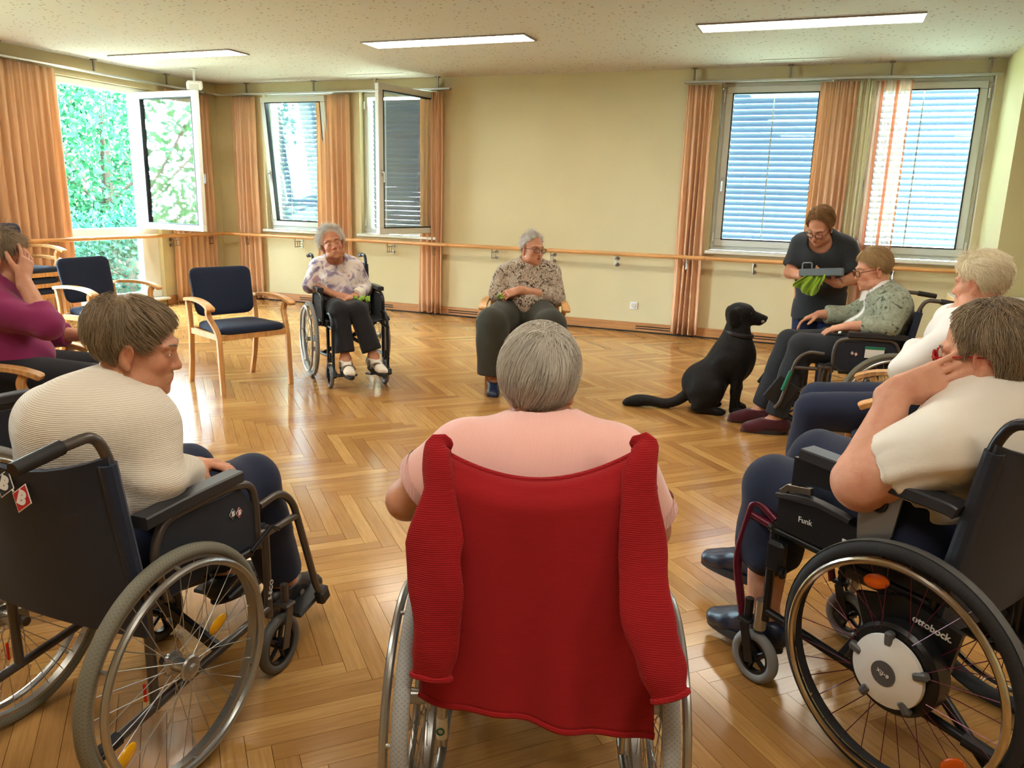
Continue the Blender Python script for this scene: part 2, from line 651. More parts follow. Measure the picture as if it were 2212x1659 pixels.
# --- ceiling: perforated acoustic boards
def ceiling_mat():
    t = NT('perforated_acoustic_ceiling')
    v = t.coords()
    vo = t.n('ShaderNodeTexVoronoi', feature='F1'); vo.inputs['Scale'].default_value = 19.0
    vo.inputs['Randomness'].default_value = 0.95
    t.l(v, vo.inputs['Vector'])
    sep = t.n('ShaderNodeSeparateColor'); t.l(vo.outputs['Color'], sep.inputs[0])
    rad = t.math('ADD', t.math('MULTIPLY', sep.outputs[0], 0.13), 0.10)
    hole = t.math('LESS_THAN', vo.outputs['Distance'], rad)
    c = lin(198, 191, 187)
    t.base(t.mix(hole, c, lin(136, 122, 110)))
    t.set(0.9)
    return t.m
M_ceil = ceiling_mat()
tag(MB().box(((XL + XR) / 2, (YF + YB) / 2, ZC + 0.1), (XR - XL + 0.8, YB - YF + 0.8, 0.2)).build('ceiling', M_ceil, smooth=False), 'white perforated acoustic board ceiling', kind='structure')

def wall_y(mb, y0, y1, x0, x1, holes):
    """wall slab between y0,y1 with openings (xa,xb,za,zb)"""
    xs = sorted({x0, x1, *[h[0] for h in holes], *[h[1] for h in holes]})
    for a, b in zip(xs[:-1], xs[1:]):
        hs = [h for h in holes if h[0] <= a and h[1] >= b]
        zs = [(0, ZC)] if not hs else [(0, hs[0][2]), (hs[0][3], ZC)]
        for z0, z1 in zs:
            if z1 - z0 > 0.001:
                mb.box(((a + b) / 2, (y0 + y1) / 2, (z0 + z1) / 2), (b - a, y1 - y0, z1 - z0))
    return mb
WZ0, WZ1 = 0.95, 2.70
WIN = {2: (-7.10, -6.02), 3: (-5.62, -4.54), 4: (-1.22, -0.14), 5: (0.18, 1.27)}
WT = 0.34
wb = wall_y(MB(), YB, YB + WT, XL - 0.34, XR, [(a, b, WZ0, WZ1) for a, b in WIN.values()])
tag(wb.build('wall_back', M_wall, smooth=False), 'cream painted back wall with four window openings', kind='structure')
tag(MB().box(((RETX + XR) / 2, (RETY + YB) / 2, ZC / 2), (XR - RETX, YB - RETY - 0.002, ZC)).build('wall_return', M_wall_shaded, smooth=False), 'cream wall stepping forward beside the last window, shade in its olive tone', kind='structure')
W1Y0, W1Y1, W1Z0, W1Z1 = 6.42, 7.72, 0.10, 2.62
mb = MB()
W6Y0, W6Y1 = 2.9, 4.6            # added window opening, unseen, to bring daylight in from the left
for (ya, yb, za, zb) in ((YF - .3, W6Y0, 0, ZC), (W6Y1, W1Y0, 0, ZC), (W6Y0, W6Y1, 0, W1Z0), (W6Y0, W6Y1, W1Z1, ZC), (W1Y1, YB, 0, ZC), (W1Y0, W1Y1, 0, W1Z0), (W1Y0, W1Y1, W1Z1, ZC)):
    mb.box((XL - WT / 2, (ya + yb) / 2, (za + zb) / 2), (WT, yb - ya, zb - za))
tag(mb.build('wall_left', M_wall, smooth=False), 'pale cream left wall with tall window', kind='structure')
tag(MB().box((XR + .15, (YF + RETY) / 2, ZC / 2), (.3, RETY - YF, ZC)).build('wall_right', M_wall, smooth=False), 'cream right wall', kind='structure')
tag(MB().box(((XL + XR) / 2, YF - .15, ZC / 2), (XR - XL, .3, ZC)).build('wall_front', M_wall, smooth=False), 'cream wall behind the camera', kind='structure')

# --- baseboards with slotted vents
def baseboard_back(x0, x1, vents):
    mb = MB()
    mb.box(((x0 + x1) / 2, YB - 0.011, 0.055), (x1 - x0, 0.022, 0.11), ch=0.004)
    o = tag(mb.build('baseboard_back', M_base, sharp=20), 'oak baseboard with slotted vents along the back wall', kind='structure')
    for xv in vents:
        s = MB()
        for k in range(2):
            s.box((xv, YB - 0.0225, 0.045 + k * 0.026), (0.40, 0.004, 0.011))
        s.build('vent_slot', M_dark, o, smooth=False)
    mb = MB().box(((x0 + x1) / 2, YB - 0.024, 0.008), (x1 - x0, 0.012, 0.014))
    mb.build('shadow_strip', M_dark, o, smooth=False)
    return o
baseboard_back(XL, RETX, (-6.4, -5.35, -4.15, -1.76, -0.62))
tag(MB().box((XL + .011, (YF + W1Y0) / 2, 0.055), (.022, W1Y0 - YF, .11), ch=.004).box((XL + .011, (W1Y1 + YB) / 2, .055), (.022, YB - W1Y1, .11), ch=.004).build('baseboard_left', M_base, sharp=20), 'oak baseboard along the left wall', kind='structure')

# --- windows in the back wall
GY = YB + 0.12      # plane of the window frames
def frame_rect(mb, a0, a1, z0, z1, w, d, y, ch=0.006):
    mb.box(((a0 + a1) / 2, y, z0 + w / 2), (a1 - a0, d, w), ch=ch)
    mb.box(((a0 + a1) / 2, y, z1 - w / 2), (a1 - a0, d, w), ch=ch)
    mb.box((a0 + w / 2, y, (z0 + z1) / 2), (w, d, z1 - z0 - 2 * w), ch=ch)
    mb.box((a1 - w / 2, y, (z0 + z1) / 2), (w, d, z1 - z0 - 2 * w), ch=ch)
    return mb
def sash(parent, w, hgt, hinge_right=True, name='sash', fm=None):
    """sash built with its hinge side at local x=0, extending to -x (hinge_right) ; bottom at z=0"""
    s = -1 if hinge_right else 1
    fm = fm or M_greyw
    a0, a1 = (min(0, s * w), max(0, s * w))
    o = frame_rect(MB(), a0, a1, 0, hgt, 0.075, 0.06, 0).build(name, fm, parent, sharp=20)
    frame_rect(MB(), a0 + 0.068, a1 - 0.068, 0.068, hgt - 0.068, 0.012, 0.066, 0, ch=0).build('seal', M_seal, o, smooth=False)
    MB().box(((a0 + a1) / 2, 0, hgt / 2), (w - 0.14, 0.008, hgt - 0.14)).build('pane', M_glass, o, smooth=False)
    hx = s * (w - 0.037)
    h = MB().box((hx, -0.036, hgt * 0.42), (0.028, 0.012, 0.07), ch=0.004)
    h.tube(fillet([(hx, -0.04, hgt * 0.42), (hx, -0.075, hgt * 0.42), (hx, -0.075, hgt * 0.42 - 0.11)], 0.015, 3), 0.009, 8)
    h.build('handle', M_alu, o)
    return o
def back_window(k, mode):
    x0, x1 = WIN[k]
    o = frame_rect(MB(), x0 + .005, x1 - .005, WZ0 + .02, WZ1 - .005, 0.06, 0.07, GY).build('window_%d' % k, M_greyw, sharp=20)
    tag(o, {2: 'tilted white casement window nearest the left corner', 3: 'white casement window with its sash swung into the room', 4: 'closed grey framed window left of the standing woman', 5: 'closed grey framed window at the right end of the wall'}[k], kind='structure')
    w, hg = x1 - x0 - 0.09, WZ1 - WZ0 - 0.105
    s = sash(o, w, hg)
    s.location = (x1 - 0.045, GY - 0.03, WZ0 + 0.062)
    if mode == 'tilt':
        s.rotation_euler = (R(6.0), 0, 0)
    elif mode == 'open':
        s.location = (x1 - 0.045, GY - 0.06, WZ0 + 0.062)
        s.rotation_euler = (0, 0, R(76))
    hm = MB()
    for zz in (WZ0 + 0.16, WZ1 - 0.16):
        hm.tube([(x1 - .03, GY - .062, zz - .045), (x1 - .03, GY - .062, zz + .045)], .009, 8)
        hm.tube([(x0 + .03, GY - .062, zz - .045), (x0 + .03, GY - .062, zz + .045)], .007, 8)
    hm.build('hinge', M_white, o)
    MB().box(((x0 + x1) / 2, YB + 0.02, WZ0 - 0.002), (x1 - x0 + 0.06, 0.20, 0.034), ch=0.006).build('window_sill', M_sill, o, sharp=20)
    return o
back_window(2, 'tilt'); back_window(3, 'open'); back_window(4, 'closed'); back_window(5, 'closed')

# --- outside venetian blinds
M_slat = plain('grey_metal_slat', (84, 98, 112), 0.35, 0.3, var=0.02)
def slat_mesh(L):
    n = 5; V = []
    G = np.zeros((2, n, 3))
    for j in range(n):
        t = j / (n - 1) - 0.5
        for i, x in enumerate((-L / 2, L / 2)):
            G[i, j] = (x, t * 0.066, 0.006 * (1 - 4 * t * t))
    return MB().sheet(G, 0.0012).data('slat', M_slat)
def blind(k, tilt, label):
    x0, x1 = WIN[k]
    r = thing('venetian_blind', label, 'blind', ((x0 + x1) / 2, YB + 0.27, WZ0), 0, 'outside venetian blinds on the back wall')
    L = x1 - x0 - 0.05
    me = slat_mesh(L)
    n = 28; pitch = (WZ1 - WZ0 - 0.10) / n
    for i in range(n):
        o = link('slat', me, r, (0, 0, 0.05 + i * pitch))
        o.rotation_euler = (tilt + rng.normal(0, 0.02), rng.normal(0, 0.0015), 0)
    for xx in (-L * 0.02, ) if k in (4, 5) else (-L * 0.3, L * 0.3):
        MB().box((xx, -0.034, (WZ1 - WZ0) / 2), (0.012, 0.0015, WZ1 - WZ0 - 0.06)).build('ladder_tape', M_white, r, smooth=False)
    MB().box((0, 0, WZ1 - WZ0 - 0.02), (L, 0.07, 0.04), ch=0.004).build('head_rail', M_alu, r)
    return r
blind(2, R(-50), 'half open pale venetian blind outside the tilted window')
blind(3, R(-62), 'nearly shut grey venetian blind outside the open casement window')
blind(4, R(-46), 'pale venetian blind outside the window left of the standing woman')
blind(5, R(-36), 'bright venetian blind outside the rightmost window')

# --- tall window in the left wall
FX = XL - 0.10
mbw = MB()
wv = 0.065
for (ya, yb, za, zb) in ((W1Y0, W1Y1, W1Z0, W1Z0 + .09), (W1Y0, W1Y1, W1Z1 - .075, W1Z1), (W1Y0, W1Y1, .895, .985),
                         (W1Y0, W1Y0 + wv, W1Z0 + .09, .895), (W1Y0, W1Y0 + wv, .985, W1Z1 - .075),
                         (7.46, 7.72, W1Z0 + .09, .895), (7.46, 7.56, .985, W1Z1 - .075), (7.60, 7.72, .985, W1Z1 - .075), (7.555, 7.605, .985, W1Z1 - .075)):
    mbw.box((FX, (ya + yb) / 2, (za + zb) / 2), (.075, yb - ya, zb - za), ch=.006)
w1 = tag(mbw.build('window_1', M_white, sharp=20), 'tall white framed window onto the garden in the left wall', kind='structure')
MB().box((FX, (W1Y0 + wv + 7.46) / 2, (W1Z0 + .09 + .895) / 2), (.008, 7.46 - W1Y0 - wv, .80)).build('pane', M_glass, w1, smooth=False)
s1 = sash(w1, 0.97, W1Z1 - .075 - .985 + .03, True, fm=M_white)
s1.location = (XL + 0.0, 7.49, 0.972)
s1.rotation_euler = (0, 0, R(180 - 3))
MB().box((XL - .02, (W1Y0 + W1Y1) / 2, W1Z0 - .01), (.2, W1Y1 - W1Y0, .03), ch=.005).build('window_sill', M_sill, w1)
mb6 = MB()  # frame of the added window, unseen, there for its daylight
for (ya, yb, za, zb) in ((W6Y0, W6Y1, W1Z0, W1Z0 + .09), (W6Y0, W6Y1, W1Z1 - .075, W1Z1), (W6Y0, W6Y1, .895, .985), (W6Y0, W6Y0 + wv, W1Z0 + .09, .895), (W6Y0, W6Y0 + wv, .985, W1Z1 - .075), (W6Y1 - wv, W6Y1, W1Z0 + .09, .895), (W6Y1 - wv, W6Y1, .985, W1Z1 - .075)):
    mb6.box((FX, (ya + yb) / 2, (za + zb) / 2), (.075, yb - ya, zb - za), ch=.006)
w6_ = tag(mb6.build('window_6', M_white, sharp=20), 'added unseen tall window bringing daylight in from the left', kind='structure')
for za, zb in ((W1Z0 + .09, .895), (.985, W1Z1 - .075)):
    MB().box((FX, (W6Y0 + W6Y1) / 2, (za + zb) / 2), (.008, W6Y1 - W6Y0 - 2 * wv, zb - za)).build('pane', M_glass, w6_, smooth=False)
# --- curtains
def curtain_mat(name, rgb, trans=0.45, stripes=True):
    t = NT(name)
    c = lin(*rgb)
    v = t.coords(scale=(1, 1, 0.05))
    f = t.noise(v, 26, 1)
    col = t.mix(f, scl(c, 0.82), scl(c, 1.15))
    t.base(col); t.set(0.85, 0, 0.2, 0.2)
    tl = t.n('ShaderNodeBsdfTranslucent'); t.l(col, tl.inputs[0])
    mx = t.n('ShaderNodeMixShader'); mx.inputs[0].default_value = trans
    t.l(t.b.outputs[0], mx.inputs[1]); t.l(tl.outputs[0], mx.inputs[2]); t.l(mx.outputs[0], t.out.inputs['Surface'])
    return t.m
M_curt = curtain_mat('apricot_curtain', (252, 206, 166))
M_curty = curtain_mat('cream_curtain', (250, 236, 208), 0.6)
M_curtp = curtain_mat('pale_peach_curtain', (244, 206, 160), 0.55)
def sheer_mat():
    t = NT('peach_sheer')
    v = t.coords()
    sep = t.n('ShaderNodeSeparateXYZ'); t.l(v, sep.inputs[0])
    wx = t.math('SINE', t.math('MULTIPLY', sep.outputs[0], 48.0))
    st = t.math('GREATER_THAN', wx, 0.75)
    col = t.mix(st, lin(226, 190, 168), lin(214, 146, 110))
    t.base(col); t.set(0.9)
    tr = t.n('ShaderNodeBsdfTransparent')
    tl = t.n('ShaderNodeBsdfTranslucent'); t.l(col, tl.inputs[0])
    m1 = t.n('ShaderNodeMixShader'); m1.inputs[0].default_value = 0.5
    t.l(t.b.outputs[0], m1.inputs[1]); t.l(tl.outputs[0], m1.inputs[2])
    m2 = t.n('ShaderNodeMixShader')
    t.l(t.math('ADD', t.math('MULTIPLY', st, 0.5), 0.38), m2.inputs[0])
    t.l(tr.outputs[0], m2.inputs[1]); t.l(m1.outputs[0], m2.inputs[2]); t.l(m2.outputs[0], t.out.inputs['Surface'])
    return t.m
M_sheer = sheer_mat()
def curtain(label, a, b, mat, folds, zt=2.66, zb=0.03, amp=0.028, flare=1.06, group='apricot curtains', name='curtain', seed=0, lean=0.0):
    """a,b: floor-plan end points of the heading"""
    a = np.array(a, float); b = np.array(b, float)
    L = np.linalg.norm(b - a); d = (b - a) / L; nrm = np.array([-d[1], d[0]])
    r_ = np.random.default_rng(seed + 11)
    ph = r_.random(4) * 6.28
    nu, nv = folds * 10 + 1, 16
    G = np.zeros((nu, nv, 3))
    for i in range(nu):
        u = i / (nu - 1)
        for j in range(nv):
            v = j / (nv - 1)                      # 0 top, 1 bottom
            uu = 0.5 + (u - 0.5) * (1 + (flare - 1) * v) + lean * v
            am = amp * (0.35 + 0.65 * min(1, v * 2.2)) * (1 + 0.35 * math.sin(u * 5 + ph[0]))
            y = am * math.sin(2 * math.pi * folds * u + 0.7 * math.sin(u * 9 + ph[1]) + 0.35 * math.sin(v * 3 + u * 6 + ph[2]))
            y += 0.006 * math.sin(2 * math.pi * folds * 2.3 * u + ph[3])
            wob = 0.012 * math.sin(v * 4 + u * 7 + ph[2]) * v
            p = a + d * (uu * L + wob) + nrm * y
            G[i, j] = (p[0], p[1], zt + (zb - zt) * v + 0.01 * math.sin(u * 20 + ph[1]) * v)
    c = (a + b) / 2
    G[:, :, 0] -= c[0]; G[:, :, 1] -= c[1]
    o = MB().sheet(G, 0.003).build(name, mat, None, sharp=None, loc=(c[0], c[1], 0))
    return tag(o, label, 'curtain', group)
CY = YB - 0.062
curtain('wide apricot curtain left of the tall garden window', (XL + .075, 5.05), (XL + .075, 6.36), M_curt, 13, amp=.04, seed=1)
curtain('apricot curtain between the garden window and the room corner', (XL + .07, 7.86), (XL + .07, 8.60), M_curt, 8, seed=2)
curtain('narrow apricot curtain left of the tilted window', (-7.55, CY), (-7.17, CY), M_curt, 5, seed=3)
curtain('apricot curtain between the tilted and the open window', (-6.22, CY), (-5.73, CY), M_curt, 6, seed=4)
curtain('narrow apricot curtain right of the open window', (-4.74, CY), (-4.42, CY), M_curt, 5, seed=5)
curtain('narrow apricot curtain nearest the wall socket', (-1.56, CY), (-1.28, CY), M_curt, 5, seed=6)
curtain('apricot curtain behind the standing woman', (-0.25, CY), (0.10, CY), M_curt, 6, seed=7)
curtain('cream curtain edge beside the apricot curtain behind the standing woman', (0.10, CY), (0.24, CY), M_curty, 3, seed=8)
curtain('sheer striped peach curtain over the rightmost window', (0.25, CY + .01), (0.57, CY + .01), M_sheer, 4, amp=.014, seed=9)

# --- curtain tracks
def track(label, pts, brk):
    mb = MB().rail(pts, 0.05, 0.022, (0, 0, 1))
    o = tag(mb.build('curtain_track', M_alu, sharp=20), label, 'curtain track', 'curtain tracks under the ceiling')
    for p in brk:
        MB().box((p[0], p[1], (2.705 + ZC) / 2), (.02, .02, ZC - 2.705 - .002), ch=.002).box((p[0], p[1], ZC - .006), (.05, .05, .01)).build('bracket', M_steel, o)
    return o
track('aluminium curtain track along the left wall', [(XL + .08, 3.2, 2.69), (XL + .08, 8.5, 2.69)], [(XL + .08, y) for y in (4.6, 5.75, 6.85, 7.9)])
track('aluminium curtain track above the two left back windows', fillet([(XL + .08, 8.52, 2.69), (XL + .1, CY, 2.69), (-4.33, CY, 2.69)], .15, 5), [(x, CY) for x in (-7.3, -6.25, -5.35, -4.5)])
track('aluminium curtain track above the two right back windows', [(-1.6, CY, 2.69), (1.30, CY, 2.69)], [(x, CY) for x in (-1.5, -.55, .37, 1.2)])

# --- handrails on hooks
RY = YB - 0.15; RZ = 0.885
def hook(parent, p, n):
    """hook bracket: upright under the rail, two arms to round wall plates; n = unit vector to the wall"""
    p = np.array(p, float); n = np.array(n, float)
    mb = MB()
    mb.tube([p, p + (0, 0, -.115)], .005, 6)
    for dz in (-.04, -.11):
        q = p + np.array((0, 0, dz))
        mb.tube([q, q + n * .145], .005, 6)
        mb.lathe([(0.0, 0.004), (.020, .004), (.022, .0), (.022, -.004)], q + n * .146, -n, 14)
    for s in (.05, .1):
        mb.tube([p + n * s + (0, 0, -.04), p + n * s + (0, 0, -.11)], .004, 6)
    return mb.build('hook_bracket', M_steel, parent)
hr = MB()
for (xa, xb) in ((XL + .1, -4.80), (-4.797, -1.22), (-1.217, 1.30)):
    hr.tube([(xa, RY, RZ), (xb, RY, RZ)], .023, 14)
hr = tag(hr.build('handrail', M_rail), 'round beech handrail along the back wall', 'handrail', 'wall handrails')
for x in (-7.35, -6.55, -5.15, -4.5, -3.72, -2.98, -2.22, -1.42, -.72, .62):
    hook(hr, (x, RY, RZ - .02), (0, 1, 0))
hl = tag(MB().tube([(XL + .15, 2.0, RZ), (XL + .15, 6.9, RZ)], .023, 14).tube([(XL + .15, 6.903, RZ), (XL + .15, YB - .15, RZ)], .023, 14).build('handrail', M_raily), 'round beech handrail crossing the tall garden window', 'handrail', 'wall handrails')
for y in (5.0, 6.12, 7.85, 8.45):
    hook(hl, (XL + .15, y, RZ - .02), (-1, 0, 0))

# --- recessed ceiling lights
def emis(name, col, s):
    t = NT(name)
    e = t.n('ShaderNodeEmission'); e.inputs[0].default_value = (*col, 1); e.inputs[1].default_value = s
    t.l(e.outputs[0], t.out.inputs['Surface'])
    return t.m
M_lamp = emis('lamp_diffuser', LAMP_COL, LAMP_STRENGTH)
M_lframe = plain('lamp_frame_metal', (150, 144, 134), 0.4, 0.5, var=0.02)
M_louv = plain('lamp_louver', (70, 64, 50), 0.5, 0.0, var=0)
LW, LD = 1.60, 0.28
d_fr = frame_rect(MB(), -LW / 2 - .015, LW / 2 + .015, -LD / 2 - .015, LD / 2 + .015, .016, .012, 0, ch=0)
V = np.concatenate(d_fr.v)[:, [0, 2, 1]]; d_fr.v = [V]
me_fr = d_fr.data('lamp_frame', M_lframe, smooth=False)
me_df = MB().box((0, 0, 0.001), (LW, LD, .004)).data('diffuser', M_lamp, smooth=False)
lv_ = MB()
for i in range(1, 16):
    lv_.box((-LW / 2 + LW * i / 16, 0, -.004), (.003, LD, .004))
for j in (1, 2):
    lv_.box((0, -LD / 2 + LD * j / 3, -.004), (LW, .003, .003))
me_lv = lv_.data('louver', M_louv, smooth=False)
names = {(-6.57, 6.83): 'lit ceiling panel above the tall garden window side', (-3.42, 6.83): 'lit ceiling panel in the middle of the visible row', (-.35, 6.83): 'lit ceiling panel nearest the right windows'}
for y in (6.83, 3.75, 0.67):
    for x in (-6.57, -3.42, -.35, 2.75):  # panels outside the picture are added to brighten the room
        if (x, y) == (2.75, 6.83): continue
        t = thing('ceiling_light', names.get((x, y), f'added lit ceiling panel outside the picture, {dict([(6.83, "far"), (3.75, "middle"), (.67, "near")])[y]} row, {dict([(-6.57, "first"), (-3.42, "second"), (-.35, "third"), (2.75, "fourth")])[x]} from the garden windows'), 'ceiling light', (x, y, ZC - .008), 0, 'recessed ceiling lights')
        link('lamp_frame', me_fr, t); link('diffuser', me_df, t); link('louver', me_lv, t)
# --- thin white strips on the ceiling before the windows
k = 0
for x, n in ((-.45, 'white strip on the ceiling before the right windows'), (-5.15, 'white strip on the ceiling before the left windows')):
    o = tag(MB().box((x, 8.43, ZC - .004), (.75, .03, .008), ch=.002).build('ceiling_strip', M_white, None), n, 'vent', 'white ceiling strips')

# --- wall socket
def socket(x, z):
    t = thing('wall_socket', 'white wall socket low on the cream back wall', 'socket', (x, YB - .002, z))
    MB().box((0, -.006, 0), (.085, .012, .085), ch=.004).build('cover_plate', M_white, t, sharp=20)
    MB().lathe([(.0, 0), (.019, 0), (.021, .006), (.024, .006)], (0, -.0125, 0), (0, -1, 0), 20).build('socket_cup', M_sill, t)
    MB().blob((-.009, -.0135, 0), (.003, .002, .003)).blob((.009, -.0135, 0), (.003, .002, .003)).build('contact_hole', M_dark, t)
socket(-2.0, .30)
# --- small white detector hanging from the ceiling by the open garden window
t = thing('ceiling_detector', 'small white detector box hanging from the ceiling by the open garden sash', 'detector', (-7.10, 7.62, ZC))
MB().tube([(0, 0, -.001), (0, 0, -.14)], .012, 10).lathe([(.0, 0), (.04, 0), (.04, -.012), (.012, -.016)], (0, 0, -.001), (0, 0, 1), 16).build('stem', M_white, t)
MB().box((0.02, -.02, -.19), (.17, .10, .09), rot=rotm(R(18), 0, R(35)), ch=.012).build('housing', M_white, t, sharp=20)
MB().box((0.045, -.055, -.205), (.10, .02, .05), rot=rotm(R(18), 0, R(35)), ch=.004).build('sensor_face', M_greyw, t)

# --- white table beside the return wall
M_tabtop = plain('white_laminate', (226, 224, 216), 0.4, var=0.01)
M_tabedge = wood('beech_edge', (214, 180, 124), 0.4, 'Y')
t = thing('side_table', 'white topped table with beech edge in the right corner', 'table', (1.62, 7.22, 0))
MB().box((0, 0, .748), (1.22, 1.22, .004)).build('table_top', M_tabtop, t, smooth=False)
MB().box((0, 0, .722), (1.225, 1.225, .047), ch=.004).build('edge_band', M_tabedge, t, sharp=20)
for sx in (-1, 1):
    for sy in (-1, 1):
        MB().rail([(sx * .55, sy * .55, 0), (sx * .55, sy * .55, .70)], .05, .05, (0, 1, 0)).build('leg', M_tabedge, t)

# ------------------------------------------------------------------ outside
M_grass = plain('lawn', (140, 146, 118), 0.9, var=0.2, vscale=3, bump=.5, bscale=60)
tag(MB().box((-4, 16, -.30), (80, 70, .1)).build('garden_lawn', M_grass, smooth=False), 'green lawn outside the windows', 'lawn', kind='structure')
M_fac = plain('grey_render_facade', (108, 118, 128), 0.85, var=.05, vscale=1)
M_facw = plain('facade_window_dark', (58, 72, 86), 0.2, var=0)
bld = thing('neighbouring_house', 'grey neighbouring house seen through the back blinds', 'house', (-1.2, 19.0, -.25))
MB().box((0, 2, 2.1), (4.6, 4, 4.2)).build('house_wall', M_fac, bld, smooth=False)
MB().prism([(-2.6, 0), (2.6, 0), (0, 1.1)], (0, -.3, 4.2), (1, 0, 0), (0, 0, 1), (0, 1, 0), 4.6).build('roof', plain('brown_roof', (92, 78, 70), .8, var=.1), bld, smooth=False)
for x in (-1.3, 1.2):
    w_ = MB().box((x, -.02, 1.7), (1.1, .08, 1.4)).build('window', M_facw, bld, smooth=False)
    frame_rect(MB(), x - .58, x + .58, .97, 2.43, .06, .06, -.06, ch=0).build('frame', M_white, w_, smooth=False)

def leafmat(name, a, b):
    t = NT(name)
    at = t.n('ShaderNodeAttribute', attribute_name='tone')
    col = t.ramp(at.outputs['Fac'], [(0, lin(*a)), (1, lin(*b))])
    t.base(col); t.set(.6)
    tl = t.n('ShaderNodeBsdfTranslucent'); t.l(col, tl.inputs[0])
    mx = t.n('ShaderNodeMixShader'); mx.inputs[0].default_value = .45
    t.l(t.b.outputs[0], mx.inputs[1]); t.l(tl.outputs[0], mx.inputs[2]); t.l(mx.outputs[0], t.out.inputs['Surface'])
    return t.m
M_leaf = leafmat('fresh_leaf', (6, 42, 22), (32, 100, 54))
M_leaf2 = leafmat('blue_green_leaf', (6, 34, 28), (28, 84, 64))
M_bark = plain('bark', (70, 56, 44), .9, var=.15)
def leaves(n, c, rad, size, seed, shell=0.55):
    r_ = np.random.default_rng(seed)
    d = r_.normal(size=(n, 3)); d /= np.linalg.norm(d, axis=1, keepdims=True)
    clump = r_.normal(size=(26, 3)); clump /= np.linalg.norm(clump, axis=1, keepdims=True)
    bump = (np.maximum(0, d @ clump.T - .75) * 1.2).max(axis=1)
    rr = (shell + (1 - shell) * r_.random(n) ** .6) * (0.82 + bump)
    P = np.array(c) + d * rr[:, None] * np.array(rad)
    a = r_.normal(size=(n, 3)); a /= np.linalg.norm(a, axis=1, keepdims=True)
    b = np.cross(a, r_.normal(size=(n, 3))); b /= np.linalg.norm(b, axis=1, keepdims=True)
    s = size * (0.6 + .8 * r_.random((n, 1)))
    V = np.stack([P - a * s, P + b * s * .45, P + a * s, P - b * s * .45], 1).reshape(-1, 3)
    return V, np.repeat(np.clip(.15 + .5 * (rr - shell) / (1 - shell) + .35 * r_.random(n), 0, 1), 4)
def tree(label, loc, hgt, rad, n, size, seed, mat):
    t = thing('garden_tree', label, 'tree', loc, 0, 'trees outside the garden window')
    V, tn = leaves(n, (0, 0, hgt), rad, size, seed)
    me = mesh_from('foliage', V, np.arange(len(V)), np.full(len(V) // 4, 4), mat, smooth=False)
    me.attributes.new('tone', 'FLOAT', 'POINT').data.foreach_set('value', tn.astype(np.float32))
    tag(link('foliage', me, t), kind='stuff')
    mb = MB().tube(spline([(0, 0, -.25), (.05, .02, hgt * .4), (.02, .1, hgt)]), [.16] * 6 + [.1] * 6 + [.05], 8)
    for k in range(5):
        a = k * 1.3 + seed
        mb.tube(spline([(0, 0, hgt * .5), (math.cos(a) * rad[0] * .4, math.sin(a) * rad[1] * .4, hgt * .8), (math.cos(a) * rad[0] * .75, math.sin(a) * rad[1] * .75, hgt * 1.1)], 4), .035, 6)
    mb.build('trunk', M_bark, t)
    return t
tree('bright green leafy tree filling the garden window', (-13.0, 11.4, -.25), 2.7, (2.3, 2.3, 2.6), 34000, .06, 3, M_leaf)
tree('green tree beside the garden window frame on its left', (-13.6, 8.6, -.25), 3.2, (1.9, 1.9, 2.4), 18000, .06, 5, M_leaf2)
tree('tall green tree standing behind the other garden trees', (-18.5, 15.4, -.25), 4.0, (3.8, 3.8, 4.4), 7000, .13, 8, M_leaf2)
tree('blue green shrub low outside the garden window', (-10.8, 9.8, -.25), .55, (1.1, 1.4, .8), 6000, .045, 9, M_leaf2)
tree('green tree standing left of the garden window outside the picture', (-13.2, 3.6, -.25), 2.6, (2.2, 2.2, 2.5), 7000, .085, 15, M_leaf)
tree('loose green tree farther right behind the garden trees', (-11.5, 14.6, -.25), 3.0, (1.8, 1.8, 2.5), 5000, .085, 12, M_leaf)
